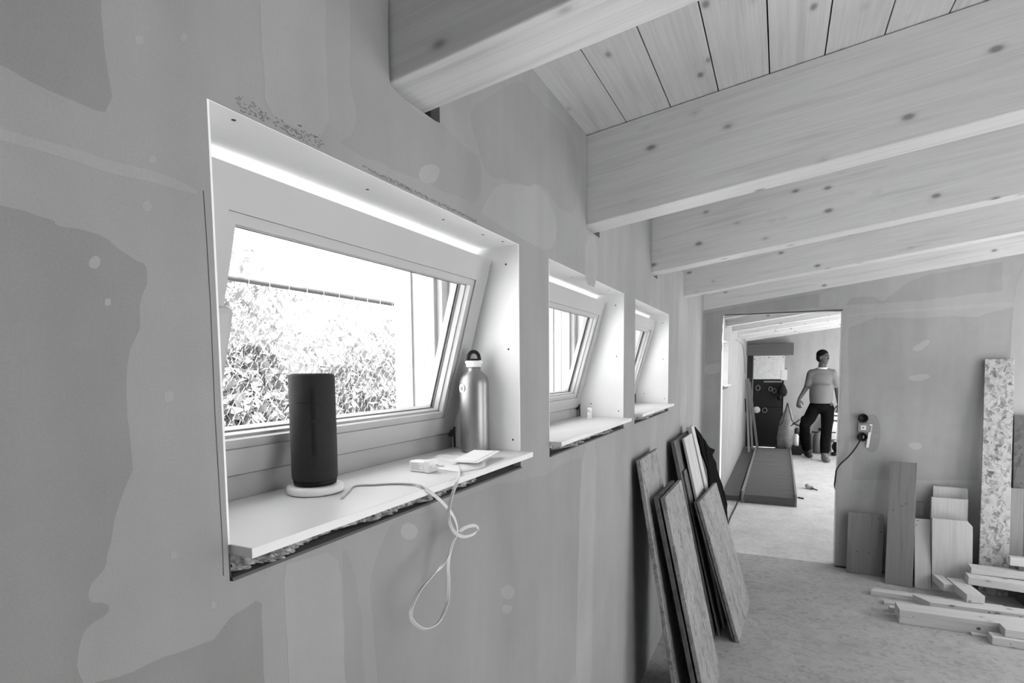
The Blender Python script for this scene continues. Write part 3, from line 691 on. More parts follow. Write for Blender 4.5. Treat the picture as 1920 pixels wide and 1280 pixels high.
GB = 'offcuts leaning on the partition wall'
board('wide_board_offcut', 'greyz', (1.0755, 4.785, .002), (1.3026, 4.778, .002), (1.0873, 4.815, .4588), .025, 'short wide weathered board nearest the doorway, with nail holes', 'board', GB, holes=((.85, .93), (.93, .72), (.28, .36), (.62, .36)))
board('upright_plank', 'greyz', (1.300, 4.645, .002), (1.4598, 4.620, .002), (1.330, 4.80, .862), .045, 'tall weathered spruce plank leaning between the short boards', 'plank', GB, holes=((.2, .6), (.65, .66), (.5, .64)))
board('narrow_board_offcut', 'lightz', (1.475, 4.630, .002), (1.568, 4.626, .002), (1.498, 4.76, .4656), .022, 'narrow smooth pale board right of the tall plank', 'board', GB, holes=((.2, .97), (.12, .9)))
board('wood_block_offcut', 'greyz', (1.478, 4.83, .002), (1.555, 4.83, .002), (1.4976, 4.85, .564), .03, 'grey end of a board peeking above the narrow pale board', 'board', GB)
def cutboard(mat, x0, x1, yb, yt, zt, th, ch, label):
    F = Matrix.Translation((x0, yb, .002)) @ Matrix.Rotation(-math.atan2(yt-yb, zt), 4, 'X')
    w = x1-x0; L = math.hypot(yt-yb, zt); bm = B(); prism(bm, [(0, 0), (w, 0), (w, L-ch), (w-ch*.8, L), (0, L)], 0, th, 1)
    o = obj('pale_board_offcut', bm, mat, frame=F); tag(o, label, 'board', GB)
cutboard('lightz', 1.600, 1.800, 4.828, 4.850, .688, .02, .012, 'rearmost and tallest of the three nested pale boards')
cutboard('lightz', 1.583, 1.790, 4.762, 4.797, .617, .03, .0, 'middle one of the three nested pale boards')
cutboard('lightz', 1.575, 1.800, 4.645, 4.712, .485, .04, .035, 'front one of the three nested pale boards, one top corner cut off')
board('strand_board_post', 'osb', (1.845, 4.69, .002), (2.000, 4.68, .002), (1.851, 4.855, 1.592), .018, 'tall narrow strand board standing upright against the partition wall', 'board', GB)
board('brown_strand_sheet', 'osbdark', (2.03, 4.72, .002), (2.75, 4.72, .002), (2.01, 4.862, 1.21), .015, 'wide dark strand board sheet at the right edge behind the upright post', 'board', GB)
board('slanted_plank', 'greyz', (2.006, 4.698, .002), (2.078, 4.698, .002), (2.098, 4.775, .72), .014, 'weathered plank slanting at the right edge in front of the dark sheet', 'plank', GB)
# lumber pile
GL = 'loose lumber on the floor'
def bar(name, x, y, z, L, d, h, rz, label, mat='timber', bev=.0015, miter=0, tilt=0, knot=()):
    F = Matrix.Translation((x, y, z)) @ Matrix.Rotation(rz, 4, 'Z') @ Matrix.Rotation(tilt, 4, 'Y')
    bm = B(); prism(bm, [(0, 0), (L, 0), (L, d), (miter, d)], 0, h, 2); 
    bmesh.ops.bevel(bm, geom=list(bm.edges), offset=bev, segments=1, affect='EDGES')
    o = obj(name, bm, mat, frame=F); tag(o, label, 'timber', GL)
    if knot:
        for a, c, s in knot:
            bm = B(); ball(bm, (a, -.0001, c), (s*1.3, .0006, s), 10, 6); obj('knot', bm, 'greyx', o, frame=F)
bar('squared_timber', 1.274, 3.943, .001, 1.5, .128, .084, R(2.0), 'nearest squared timber on the floor with a bright planed top', knot=((.385, .035, .009), (.07, .05, .003)))
bar('squared_timber', 1.752, 3.868, .046, 1.2, .085, .044, R(2), 'bright board lying across the near squared timber at the right edge')
bar('short_batten', 1.69, 3.838, .001, .8, .075, .044, R(1), 'small square batten lying foremost at the right edge', knot=((.08, .02, .003),))
bar('thin_batten', 1.62, 3.925, .0008, .12, .03, .012, R(1), 'thin sliver of wood sticking out under the near squared timber')
bar('thin_batten', 1.178, 4.36, .001, .72, .075, .032, R(-1), 'thin rough batten reaching farthest left from the lumber pile', miter=.03)
bar('thin_batten', 1.235, 4.215, .001, .5, .06, .018, R(-3), 'short scrap lath poking out left behind the near squared timber')
bar('thin_batten', 1.250, 4.10, .001, .3, .045, .03, R(2), 'small pale block end beside the left end of the near squared timber')
bar('long_batten', 1.475, 4.205, .019, 1.2, .10, .046, R(1.5), 'long batten with a slanting end behind the near squared timber', miter=-.07, knot=((.30, .03, .005), (.45, .028, .004)))
bar('flat_board', 1.80, 4.125, .001, 1.0, .07, .05, R(2), 'board just behind the near squared timber, half hidden by it')
bar('squared_timber', 1.93, 4.35, .001, .9, .09, .02, R(0), 'pale lath under the crossed timbers at the right edge')
bar('cross_timber', 1.775, 4.30, .068, .30, .095, .05, R(98), 'short timber stub laid crossways, its end grain facing the camera')
bar('cross_timber', 1.655, 4.47, .062, .18, .055, .05, R(98), 'small end of a second cross timber left of the larger stub')
bar('long_timber', 1.735, 4.49, .119, 1.4, .10, .052, R(-4), 'long pale timber resting on the cross timbers', tilt=R(1))
bar('top_batten', 1.765, 4.56, .172, 1.3, .085, .042, R(-1), 'topmost timber of the pile with a rounded left end', knot=((.32, .022, .006),))
bar('rear_board', 1.845, 4.665, .172, 1.1, .022, .028, R(-2), 'pale board lying behind the topmost timber', tilt=0)
bar('white_block', 1.975, 4.60, .245, .5, .05, .055, R(-3), 'bright planed board end highest in the pile at the right edge')
bar('support_block', 2.05, 4.45, .001,   .25, .22, .105, R(3), 'dark block carrying the upper timbers of the pile', 'greyx')
bar('support_block', 2.02, 4.60, .216, .3, .05, .028, R(3), 'thin packing piece under the bright board end', 'greyx')

# ---------------------------------------------------------------- socket cluster with cord
def sockets():
    yb = YF-.0012
    t = empty('socket_cluster', (1.158, yb, 1.09), 'column of round black wall sockets with a square white centre, plugged black cord below', 'socket')
    for z, nm in ((1.163, 'open_socket_cup'), (1.022, 'plug_cup')):
        bm = B(); lathe(bm, [(.031, yb), (.033, yb-.004), (.032, yb-.022), (.024, yb-.023), (.022, yb-.010), (.001, yb-.009)], (1.157, 0, z), 28, 'y'); obj(nm, bm, 'black', t, True)
    bm = B(); box(bm, (1.124, yb-.012, 1.060), (1.192, yb, 1.126), .003); o = obj('switch_body', bm, 'greymetal', t)
    bm = B(); box(bm, (1.141, yb-.016, 1.075), (1.176, yb-.0122, 1.109), .003); obj('white_rocker', bm, 'plugw', o)
    bm = B(); box(bm, (1.152, yb-.018, 1.086), (1.165, yb-.0162, 1.099), .001); obj('rocker_mark', bm, 'greymetal', o)
    bm = B(); box(bm, (1.158, yb-.028, 1.012), (1.165, yb-.0235, 1.034), .001); obj('grey_latch', bm, 'greymetal', t)
    F = Matrix.Translation((1.199, yb, 1.12)) @ Matrix.Rotation(R(6), 4, 'Y')
    c = empty('cable_tester', mat=F, label='slim white strip hanging on the wall right of the black sockets', cat='tester')
    bm = B(); box(bm, (0, -.006, -.178), (.018, 0, 0), .002); obj('tester_body', bm, 'plugw', c, frame=F)
    bm = B(); box(bm, (.002, -.0072, -.060), (.016, -.0062, -.010), .0005); obj('tester_window', bm, 'greymetal', c, frame=F)
    bm = B()
    for (x, z, L) in [(1.204, 1.168, .028), (1.214, 1.103, .022), (1.226, 1.040, .02), (1.222, 1.026, .042)]:
        pts = [(x+L*i/8, z+.004*math.sin(i*2.1+x*50)) for i in range(9)]
        for (a, b), (c_, d) in zip(pts, pts[1:]): prism(bm, [(a, b), (c_, d), (c_, d+.003), (a, b+.003)], yb-.0006, yb, 1)
    obj('pencil_scribble', bm, 'ink', wf)
    pts = smoothline([(1.1417, 4.845, 1.002), (1.12, 4.85, .955), (1.0995, 4.86, .9155), (1.0664, 4.865, .8648), (1.0224, 4.868, .8131), (.996, 4.872, .766), (.992, 4.89, .72), (.9935, 4.95, .66), (1.0, 5.02, .60), (1.04, 5.05, .45), (1.10, 5.08, .15), (1.12, 5.12, .006), (1.3, 5.4, .006)], 5)
    bm = B(); tube(bm, pts, .0055, 8); o = obj('power_cord', bm, 'cord', origin=pts[0], smooth=True); tag(o, 'black power cord running from the wall socket around the doorway edge', 'cord')
sockets()

# ---------------------------------------------------------------- back room
def stairs():
    """wooden stair flight lying flat on the floor"""
    t = empty('wooden_stair_flight', (.5, 6.83, 0), 'dark wooden stair flight lying flat on the floor of the back room', 'stairs')
    x0, x1, y0, y1 = .215, .795, 6.83, 10.75
    def xs(y): return .03*(y-y0)/(y1-y0)
    for a in (x0, x1-.03):
        bm = B(); box(bm, (a, y0-.01, .001), (a+.022, y1, .14), .003); obj('stringer', bm, 'greyz', t)
    n = 15
    for i in range(n):
        y = y0+.02+i*(y1-y0-.1)/n
        F = Matrix.Translation((x0+.031, y, .02)) @ Matrix.Rotation(R(24), 4, 'X')
        bm = B(); box(bm, (0, 0, 0), (x1-x0-.062, .255, .022), .003); obj('tread', bm, 'greyx', t, frame=F)
    bm = B(); box(bm, (x0+.031, y0, .004), (x1-.031, y0+.018, .10), .002); obj('front_riser', bm, 'greyx', t)
    bm = B(); tube(bm, [(x1, y0+.05, .10), (x1+.06, y0+.04, .095)], .010, 8); obj('peg', bm, 'dark', t)
stairs()
bm = B(); box(bm, (.004, 6.9, .001), (.185, 11.2, .06), .002); o = obj('floor_plank', bm, 'greyx', origin=(.1, 7, 0)); tag(o, 'long dark plank lying along the left wall of the back room', 'plank')
bm = B(); tube(bm, smoothline([(.20, 7.4, .08), (.195, 7.0, .07), (.175, 6.6, .008), (.155, 6.0, .006), (.16, 5.6, .006)], 5), .008, 8); o = obj('floor_cord', bm, 'cord', origin=(.16, 6, 0)); tag(o, 'black cord on the floor at the left foot of the stair flight', 'cord')
# door in the back wall
t = empty('door_1', (.38, YE, 0), kind='structure')
bm = B(); box(bm, (.100, YE+.02, .0), (.66, YE+.06, 1.755)); obj('door_leaf', bm, simple('black_door', .018, .5), t)
bm = B(); box(bm, (.105, YE+.004, .775), (.655, YE+.02, .79)); obj('cross_rail', bm, 'black', t)
bm = B(); box(bm, (.10, YE-.004, 0), (.112, YE+.02, 1.76)); box(bm, (.648, YE-.004, 0), (.70, YE+.02, 1.76)); obj('door_frame', bm, 'back', t)
bm = B(); box(bm, (-.0, YE-.03, .0), (.098, YE-.005, 1.765)); o = obj('corner_shade_strip', bm, 'dark', origin=(0, YE-.03, 0)); tag(o, 'tall dark strip standing in for shade in the corner left of the black door', 'shade')  # dark strip put in as the corner's shade, no panel stands there
bm = B(); box(bm, (.002, YE-.32, 1.772), (.80, YE-.002, 1.985), .004); o = obj('short_beam', bm, 'greyx', origin=(0, YE-.3, 1.8)); tag(o, 'short thick grey beam above the black door of the back room', 'beam')
def sheet(x0, x1, z0, z1, y, label, rows, pins):
    t = empty('pinned_drawing', (x0, y, z1), label, 'paper', 'drawings pinned above the black door')
    bm = B(); box(bm, (x0, y, z0), (x1, y+.002, z1)); obj('paper_sheet', bm, 'drawing', t)
    for px, pz in pins:
        bm = B(); ball(bm, (px, y-.003, pz), .009, 8, 6); obj('drawing_pin', bm, 'black', t)
sheet(.112, .655, 1.318, 1.757, YE-.010, 'large white drawing pinned over the top of the black door', 9, ((.13, 1.70), (.385, 1.735), (.63, 1.735)))
sheet(.600, .705, 1.300, 1.500, YE-.016, 'small white sheet overlapping the lower right of the large drawing', 3, ((.69, 1.508),))
# things hanging on the door
t = empty('hook_rail', (.4, YE-.002, 1.26), 'row of hooks with ear muffs hanging on the black door', 'hooks')
bm = B(); box(bm, (.30, YE-.001, 1.255), (.62, YE+.018, 1.285), .002); obj('rail', bm, 'greymetal', t)
for x, z, r in [(.20, 1.15, .038), (.42, 1.13, .03), (.49, 1.10, .032)]:
    bm = B(); pts = [(x+r*math.cos(a*.524), YE-.02, z+r*1.3*math.sin(a*.524)) for a in range(12)]; tube(bm, pts, .009, 6, True); obj('ear_muff', bm, 'greymetal', t, True)
bm = B(); ball(bm, (.62, YE-.10, 1.11), (.075, .05, .13)); ball(bm, (.655, YE-.10, 1.08), (.06, .045, .09)); ball(bm, (.585, YE-.10, .98), (.05, .04, .07)); tube(bm, [(.61, YE-.02, 1.27), (.61, YE-.06, 1.2)], .01, 6)
o = obj('black_cap_bundle', bm, 'black', origin=(.62, YE-.1, 1.1)); remesh(o, .012); tag(o, 'black caps hanging in a bundle at the right edge of the black door', 'cap')
bm = B(); lathe(bm, [(.062, YE-.012), (.066, YE-.02), (.05, YE-.034), (.001, YE-.036)], (.185, 0, .725), 24, 'y'); o = obj('white_disc', bm, 'plugw', origin=(.185, YE-.02, .725), smooth=True); tag(o, 'round white disc hanging on the left of the black door', 'disc')
bm = B(); pts = [(.33+.04*math.cos(a*.524), YE-.005, .72+.045*math.sin(a*.524)) for a in range(12)]; tube(bm, pts, .008, 6, True); o = obj('grey_ring', bm, 'greymetal', origin=(.33, YE-.01, .72)); tag(o, 'small grey ring hanging beside the white disc on the black door', 'ring')
# planks leaning in the far left corner
GP = 'laths leaning in the far left corner'
def stick(name, p0, p1, w, t, mat, label, cat, group):
    p0, p1 = Vector(p0), Vector(p1); ez = (p1-p0).normalized(); ey = Vector((0, 1, 0)); ey = (ey-ez*ey.dot(ez)).normalized(); ex = ey.cross(ez)
    F = Matrix((ex, ey, ez)).transposed().to_4x4(); F.translation = p0; bm = B(); box(bm, (-w/2, -t/2, 0), (w/2, t/2, (p1-p0).length), .002)
    tag(obj(name, bm, mat, frame=F), label, cat, group)
stick('leaning_lath', (.125, 10.45, .066), (.022, 11.1, 1.33), .035, .02, 'greyz', 'leftmost lath leaning in the corner beside the black door', 'lath', GP)
stick('leaning_lath', (.160, 10.95, .066), (.045, 11.35, 1.34), .035, .02, 'greyz', 'middle lath leaning in the corner beside the black door', 'lath', GP)
stick('leaning_lath', (.235, 11.30, .006), (.060, 11.5, 1.27), .045, .02, 'greyz', 'right-hand lath leaning in the corner beside the black door', 'lath', GP)
bm = B(); tube(bm, [(.02, 10.98, .98), (.06, 10.94, .97), (.09, 10.9, .72), (.035, 10.95, .74)], .011, 6, True); o = obj('black_clamp', bm, 'black', origin=(.05, 10.9, .85)); tag(o, 'black clamp hanging on the laths in the far left corner', 'clamp')
bm = B(); tube(bm, smoothline([(.004, 8.6, 1.94), (.006, 9.6, 1.94), (.006, 10.3, 1.88), (.006, 10.7, 1.70), (.006, 10.9, 1.45)], 5), .007, 6); o = obj('wall_cable', bm, 'greymetal', origin=(0, 10, 1.9)); tag(o, 'thin grey cable drooping along the left wall of the back room', 'cable')
# sack on its holder
t = empty('rubbish_sack', (.72, 11.3, 0), 'grey rubbish sack hanging from a tripod holder right of the black door', 'sack')
bm = B()
lathe(bm, [(.10, .02), (.15, .06), (.16, .25), (.12, .55), (.05, .80), (.012, .90)], (.72, 11.3, 0), 14)
for v in bm.verts: v.co += noise.noise_vector(v.co*9)*.03
for v in bm.verts: v.co.z = max(v.co.z, .004)
obj('sack_body', bm, 'sack', t, True)
bm = B(); tube(bm, [(.72, 11.12, .9), (.64, 11.1, .55), (.60, 11.1, .50)], .009, 6); tube(bm, [(.72, 11.12, .9), (.79, 11.1, .6), (.86, 11.08, .52)], .009, 6); tube(bm, [(.78, 11.07, .50), (.92, 11.06, .62)], .011, 6); tube(bm, [(.80, 11.06, .55), (.95, 11.06, .5)], .012, 6)
obj('holder_arm', bm, 'dark', t)
t = empty('spray_bottle', (.87, 11.0, 0), 'small bottle with a white label and dark cap beside the grey sack', 'bottle')
bm = B(); lathe(bm, [(.035, .16), (.04, .17), (.04, .33), (.02, .37)], (.87, 11.0, 0), 16); obj('bottle_body', bm, 'plugw', t, True)
bm = B(); lathe(bm, [(.02, .372), (.035, .38), (.035, .45), (.02, .47)], (.87, 11.0, 0), 16); obj('bottle_cap', bm, 'dark', t, True)
bm = B(); box(bm, (.80, 10.93, 0.001), (.96, 11.08, .158), .01); o = obj('low_crate', bm, 'dark', origin=(.87, 11, 0)); tag(o, 'low dark crate carrying the small white bottle', 'crate')
t = empty('tool_bag', (.70, 10.9, 0), 'black tool bag on the floor behind the stair flight', 'bag')
bm = B(); ball(bm, (.62, 11.0, .06), (.16, .10, .055)); ball(bm, (.74, 10.86, .05), (.09, .07, .045)); o = obj('bag_body', bm, 'black', t); remesh(o, .015)
bm = B(); tube(bm, smoothline([(.55, 10.95, .11), (.60, 10.93, .15), (.66, 10.93, .15), (.71, 10.95, .11)], 4), .008, 6); obj('bag_handle', bm, 'dark', t)
t = empty('tool_case', (.99, 11.25, 0), 'black tool case on the floor left of the walking man', 'case')
bm = B(); box(bm, (.90, 11.12, .004), (1.11, 11.4, .36), .02); obj('case_body', bm, 'black', t); bm = B(); tube(bm, [(.92, 11.25, .36), (.93, 11.25, .40), (1.04, 11.25, .40), (1.05, 11.25, .36)], .01, 6); obj('case_handle', bm, 'dark', t)
t = empty('grey_canister', (1.25, 11.35, 0), 'rounded grey canister standing between the man\'s legs', 'canister')
bm = B(); lathe(bm, [(.09, 0.003), (.12, .02), (.125, .28), (.10, .36), (.05, .40)], (1.27, 11.35, 0), 24); obj('canister_body', bm, 'greymetal', t, True)
bm = B(); ball(bm, (1.28, 11.35, .43), (.06, .06, .035)); tube(bm, [(1.12, 11.3, .38), (1.5, 11.3, .385)], .012, 6); obj('canister_head', bm, 'dark', t, True)
t = empty('shop_vacuum', (1.62, 11.3, 0), 'black and silver machine on the floor right of the man, half hidden by the partition', 'machine')
bm = B(); ball(bm, (1.56, 11.2, .15), (.13, .12, .12)); ball(bm, (1.60, 11.2, .32), (.10, .09, .06)); lathe(bm, [(.05, .004), (.06, .03), (.05, .06)], (1.47, 11.1, 0), 12); o = obj('machine_body', bm, 'black', t); remesh(o, .015)
bm = B(); ball(bm, (1.62, 11.1, .18), (.06, .05, .09)); ball(bm, (1.46, 11.1, .26), (.05, .04, .03)); obj('machine_trim', bm, 'steel', t, True)
t = empty('white_cabinet', (1.75, 11.6, 0), 'low white cabinet with two dark rails beyond the man', 'cabinet')
bm = B(); box(bm, (1.45, 11.5, .0), (2.1, 11.78, .56), .005); obj('cabinet_body', bm, 'plugw', t)
for z in (.57, .66):
    bm = B(); box(bm, (1.43, 11.48, z), (2.1, 11.50, z+.02)); obj('dark_rail', bm, 'dark', t)
bm = B(); box(bm, (1.45, 11.51, .561), (2.1, 11.78, .72)); obj('cabinet_top', bm, 'plugw', t)
t = empty('small_tool', (.80, 8.4, 0), 'small grey tool lying on the pale floor just beyond the doorway', 'tool')
bm = B(); box(bm, (.92, 7.9, .001), (1.0, 8.0, .03), .004); ball(bm, (.93, 7.96, .035), .025); obj('tool_body', bm, 'greymetal', t)
bm = B(); tube(bm, [(.98, 7.9, .02), (1.04, 7.84, .012)], .008, 6); obj('tool_handle', bm, 'dark', t)
for (x, y, L) in ((.72, 10.95, .05), (.60, 10.8, .06), (.50, 10.85, .04)):
    pass

# ---------------------------------------------------------------- walking man
def man():
    t = empty('person', (1.2, 10.5, 0), 'man in grey jersey and dark trousers walking beyond the doorway, looking right', 'person')
    V = Vector
    hc = V((1.215, 10.49, 1.70)); hd = V((.80, -.60, 0)); hs = V((.60, .80, 0))   # face direction, side direction
    bm = B()
    HM = Matrix((hd, hs, V((0, 0, 1)))).transposed().to_4x4(); HM.translation = hc
    def hb_(c, r):
        bmesh.ops.create_uvsphere(bm, u_segments=16, v_segments=10, radius=1, matrix=HM @ Matrix.Translation(c) @ Matrix.Diagonal((*r, 1)))
    hb_((-.005, 0, .03), (.092, .074, .088)); hb_((.018, 0, -.03), (.070, .060, .085)); hb_((.045, 0, -.085), (.035, .036, .028))
    hb_((.092, 0, -.018), (.018, .013, .022)); hb_((.085, 0, .0), (.010, .009, .026)); hb_((.080, 0, -.052), (.012, .024, .008))
    hb_((.072, 0, .022), (.018, .052, .012)); hb_((.0, .076, -.01), (.018, .010, .030)); hb_((.0, -.076, -.01), (.018, .010, .030))
    limb(bm, [(1.215, 10.50, 1.62), (1.205, 10.52, 1.48)], [.058, .066])
    # torso
    ball(bm, (1.205, 10.53, 1.36), (.165, .10, .14)); ball(bm, (1.21, 10.53, 1.18), (.14, .09, .15)); ball(bm, (1.215, 10.54, 1.0), (.15, .10, .12))
    # arm on the left of the picture, swung out
    limb(bm, [(1.04, 10.53, 1.435), (.985, 10.53, 1.20), (.885, 10.45, 1.02)], [.055, .042, .027])
    # other arm, hanging
    limb(bm, [(1.37, 10.53, 1.435), (1.435, 10.55, 1.18), (1.462, 10.48, .95)], [.055, .042, .027])
    def hand(w, d, side, fore):
        """w wrist, d pointing down the hand, side = thumb side, fore = palm normal"""
        w, d, side, fore = V(w), V(d).normalized(), V(side).normalized(), V(fore).normalized()
        limb(bm, [w, w+d*.035, w+d*.075], [.024, .030, .031], 10)
        for i, (o_, L) in enumerate([(.027, .070), (.009, .078), (-.009, .073), (-.026, .058)]):
            a = w+d*.082+side*o_; b = a+d*L*.5+fore*.008+side*o_*.15; c = b+d*L*.35+fore*.022; limb(bm, [a, b, c], [.0095, .0088, .0078], 8)
        a = w+d*.03+side*.026; b = a+d*.035+side*.026+fore*.01; c = b+d*.028+side*.006+fore*.008; limb(bm, [a, b, c], [.012, .0105, .009], 8)
    hand((.880, 10.44, 1.01), (-.10, -.1, -1), (1, -.3, .1), (.8, .5, 0))
    hand((1.464, 10.475, .94), (0.02, -.1, -1), (-1, -.3, .1), (-.4, .8, 0))
    # legs
    limb(bm, [(1.125, 10.54, .90), (.985, 10.42, .57), (1.03, 10.80, .16)], [.085, .055, .042])
    limb(bm, [(1.31, 10.54, .90), (1.285, 10.43, .52), (1.275, 10.42, .12)], [.085, .055, .042])
    o = obj('body', bm, 'skin', t); remesh(o, .0065, 2)
    # hair: short cap of hair
    bm = B()
    def hh(c, r):
        bmesh.ops.create_uvsphere(bm, u_segments=16, v_segments=10, radius=1, matrix=HM @ Matrix.Translation(c) @ Matrix.Diagonal((*r, 1)))
    hh((-.016, 0, .050), (.096, .081, .083)); hh((-.048, 0, .0), (.058, .076, .080))
    o = obj('hair', bm, 'hair', t); remesh(o, .007, 1)
    for s in (-1, 1):
        bm = B(); ball(bm, HM @ V((.078, .027*s, .004)), .0075, 10, 8); e = obj('eye', bm, 'greymetal', t, True)
        bm = B(); ball(bm, HM @ V((.0835, .027*s, .004)), .0042, 8, 6); obj('pupil', bm, 'black', e, True)
        bm = B(); tube(bm, [HM @ V((.088, .014*s, .028)), HM @ V((.087, .028*s, .032)), HM @ V((.078, .042*s, .027))], .0035, 6); obj('eyebrow', bm, 'hair', t, True)
    bm = B(); tube(bm, [HM @ V((.082, -.022, -.053)), HM @ V((.093, 0, -.050)), HM @ V((.082, .022, -.053))], .004, 6); obj('mouth', bm, simple('lips', .12, .6), t, True)
    # jersey
    bm = B()
    ball(bm, (1.205, 10.53, 1.37), (.195, .125, .135)); ball(bm, (1.21, 10.53, 1.22), (.178, .125, .16)); ball(bm, (1.205, 10.53, 1.07), (.165, .13, .14))
    lathe(bm, [(.140, .945), (.160, .95), (.170, 1.0), (.176, 1.08), (.176, 1.16), (.16, 1.25)], (1.205, 10.53, 0), 24)
    for v in bm.verts: v.co.y = 10.53+(v.co.y-10.53)*.85
    limb(bm, [(1.19, 10.52, 1.475), (1.06, 10.53, 1.44), (1.015, 10.53, 1.26)], [.075, .072, .062]); limb(bm, [(1.22, 10.52, 1.475), (1.355, 10.53, 1.44), (1.418, 10.545, 1.25)], [.075, .072, .062])
    o = obj('jersey', bm, 'shirt', t); remesh(o, .012, 4)
    bm = B(); lathe(bm, [(.070, 1.51), (.078, 1.52), (.074, 1.538), (.066, 1.54)], (1.21, 10.505, 0), 20); obj('white_collar', bm, 'collar', t, True)
    # trousers
    bm = B()
    ball(bm, (1.205, 10.54, .90), (.178, .125, .11)); ball(bm, (1.21, 10.54, .86), (.155, .12, .09))
    limb(bm, [(1.115, 10.54, .86), (1.045, 10.48, .70), (.975, 10.42, .58), (.985, 10.60, .36), (1.02, 10.78, .17)], [.100, .098, .085, .080, .076]); limb(bm, [(1.305, 10.54, .86), (1.305, 10.48, .68), (1.295, 10.43, .52), (1.28, 10.44, .32), (1.275, 10.42, .16)], [.102, .096, .082, .078, .070])
    ball(bm, (.955, 10.44, .66), (.05, .06, .08))
    o = obj('work_trousers', bm, 'trouser', t); remesh(o, .012, 4)
    for nm, (x, y, dx, dy, z) in (('rear_boot', (1.035, 10.84, .04, -.16, .0)), ('front_boot', (1.275, 10.43, .035, -.17, .0))):
        bm = B(); limb(bm, [(x, y-.02, .14), (x, y, .075)], [.056, .050]); ball(bm, (x, y, .05), (.048, .060, .049)); ball(bm, (x+dx*.5, y+dy*.5, .045), (.048, .085, .044)); ball(bm, (x+dx, y+dy, .036), (.046, .060, .035))
        o = obj('boot', bm, 'boot' if nm == 'front_boot' else 'dark', t); remesh(o, .010, 2)
man()

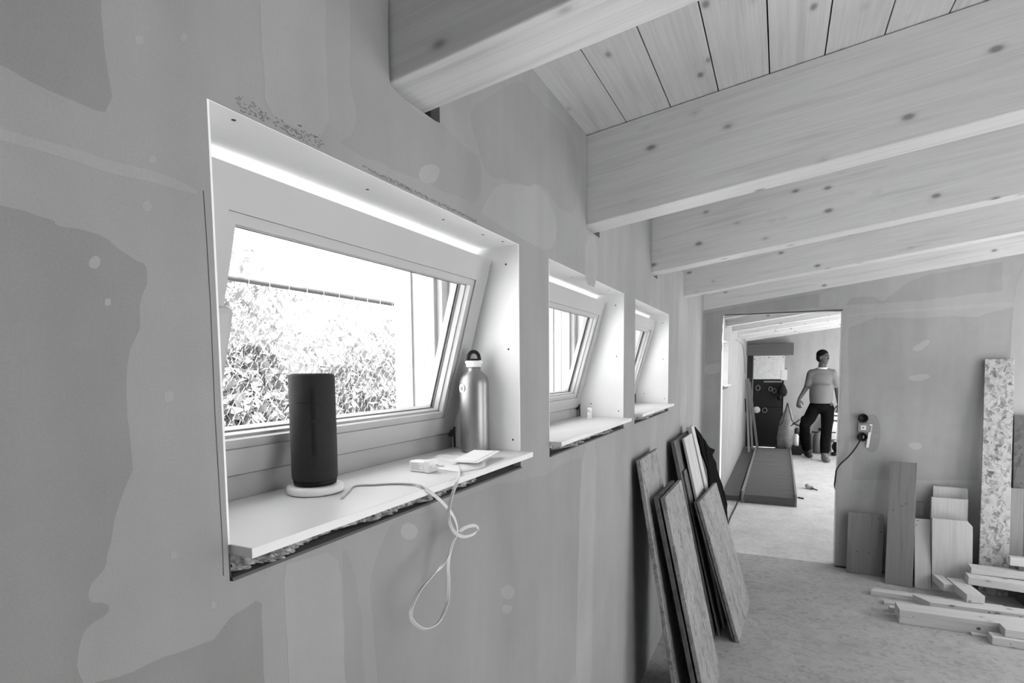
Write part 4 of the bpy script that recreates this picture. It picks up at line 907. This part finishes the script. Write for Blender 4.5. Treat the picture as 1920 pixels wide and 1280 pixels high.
# ---------------------------------------------------------------- outside
def outside():
    xf = -2.0; zr = 2.04; y0, y1 = .2, 9.5
    t = empty('chain_link_fence', (xf, 3, 0), 'chain-link fence with a round top rail outside the windows', 'fence')
    bm = B(); tube(bm, [(xf, y0, zr), (xf, y1, zr)], .021, 12); obj('top_rail', bm, 'rail', t, True)
    bm = B(); s = .062; z = .75; n = int((y1-y0)/s)
    def seg(a, b, r=.0022):
        a, b = Vector(a), Vector(b); d = (b-a).normalized(); x, y = frame_at(d)
        ra = [bm.verts.new(a+(x*math.cos(q*2.0944)+y*math.sin(q*2.0944))*r) for q in range(3)]; rb = [bm.verts.new(b+(x*math.cos(q*2.0944)+y*math.sin(q*2.0944))*r) for q in range(3)]
        for k in range(3): bm.faces.new([ra[k], ra[(k+1) % 3], rb[(k+1) % 3], rb[k]])
    rows = int((1.985-z)/(s*.55))
    for i in range(n):
        for j in range(rows):
            za = z+j*s*.55; zb = za+s*.55; a = y0+i*s; m = a+s/2
            sg = .006
            if j % 2 == 0: seg((xf+sg, a, za), (xf-sg, m, zb)); seg((xf-sg, a+s, za), (xf+sg, m, zb))
            else: seg((xf-sg, m, za), (xf+sg, a, zb)); seg((xf+sg, m, za), (xf-sg, a+s, zb))
    o = obj('wire_mesh', bm, 'wire', t)
    i = y0+.3
    while i < 6.5:
        bm = B()
        pts = [(xf+.026*math.cos(a), i+.01*a, zr-.012+.036*math.sin(a)-.012) for a in [k*.7 for k in range(9)]] + [(xf, i+.05, zr-.075)]
        tube(bm, pts, .0022, 4); i += .135; obj('tie_wire', bm, 'rail', t)
    for k, y in enumerate((.35, 4.15, 7.95)):
        bm = B(); tube(bm, [(xf-.03, y, -.6), (xf-.03, y, zr-.01)], .02, 10); obj('fence_post', bm, 'rail', t, True)
    # bushes and trees
    rnd = random.Random(11)
    def bush(c, r, n, name, label, size=.035):
        bm = B()
        for i in range(n):
            d = Vector((rnd.gauss(0, 1), rnd.gauss(0, 1), rnd.gauss(0, 1))).normalized()*(rnd.random()**.45)
            rr = 1+.35*noise.noise(d*2.3+Vector(c)); p = Vector((c[0]+d.x*r[0]*rr, c[1]+d.y*r[1]*rr, c[2]+d.z*r[2]*rr))
            a = Vector((rnd.gauss(0, 1), rnd.gauss(0, 1), rnd.gauss(0, 1))).normalized(); b = a.orthogonal().normalized(); s = size*rnd.uniform(.5, 1.4)
            b.rotate(Matrix.Rotation(rnd.random()*6.28, 3, a)); e = a.cross(b)
            bm.faces.new([bm.verts.new(p+b*s*1.6), bm.verts.new(p+e*s*.55), bm.verts.new(p-b*s*1.6), bm.verts.new(p-e*s*.55)])
        bt = empty(name, (c[0], c[1], -.5), label, 'bush', 'shrubs beyond the fence'); o = obj('foliage', bm, 'leaf', bt); tag(o, kind='stuff')
        bm = B()
        for q in range(7):
            e = Vector((c[0]+rnd.gauss(0, .35)*r[0], c[1]+rnd.gauss(0, .35)*r[1], c[2]+r[2]*rnd.uniform(.2, .8)))
            tube(bm, smoothline([(c[0], c[1], -.5), (c[0]*.6+e.x*.4, c[1]*.6+e.y*.4, (c[2]-.5)/2), e], 3), [.03, .027, .024, .02, .016, .012, .008], 6)
        obj('stem', bm, 'greymetal', bt)
    bush((-3.3, 2.75, 1.15), (.7, 1.1, 1.3), 14000, 'tall_shrub', 'shrub rising above the rest behind the middle of the fence in the near window')
    bush((-3.0, 1.55, 1.05), (.6, .95, 1.15), 11000, 'leafy_shrub', 'leafy shrub behind the fence at the left of the near window')
    bush((-3.3, 4.4, 1.0), (.7, 1.2, 1.05), 10000, 'low_shrub', 'low shrub behind the fence at the right of the near window')
    bush((-3.6, 6.4, .9), (.8, 1.3, .95), 6000, 'far_shrub', 'shrub behind the fence seen in the second window')
    bush((-3.8, 9.2, .95), (.9, 1.6, 1.0), 5000, 'distant_shrub', 'shrub behind the fence farthest along, seen in the third window')
    # distant ridge
    bm = B(); pts = []
    for i in range(41):
        y = -20+i*4.0; pts.append((y, 4.6+1.0*noise.noise(Vector((y*.05, 1, 0)))+.5*noise.noise(Vector((y*.2, 4, 0)))))
    poly = [(-20, -3)]+pts+[(140, -3)]; prism(bm, poly, -75, -60, 0)
    o = obj('terrain', bm, 'hill'); o.name = 'distant_hill'; tag(o, kind='structure')
    bm = B(); box(bm, (-59, -20, -.7), (-.27, 140, -.5)); o = obj('ground_outside', bm, simple('dry_ground', .6, .9)); tag(o, kind='structure')
outside()
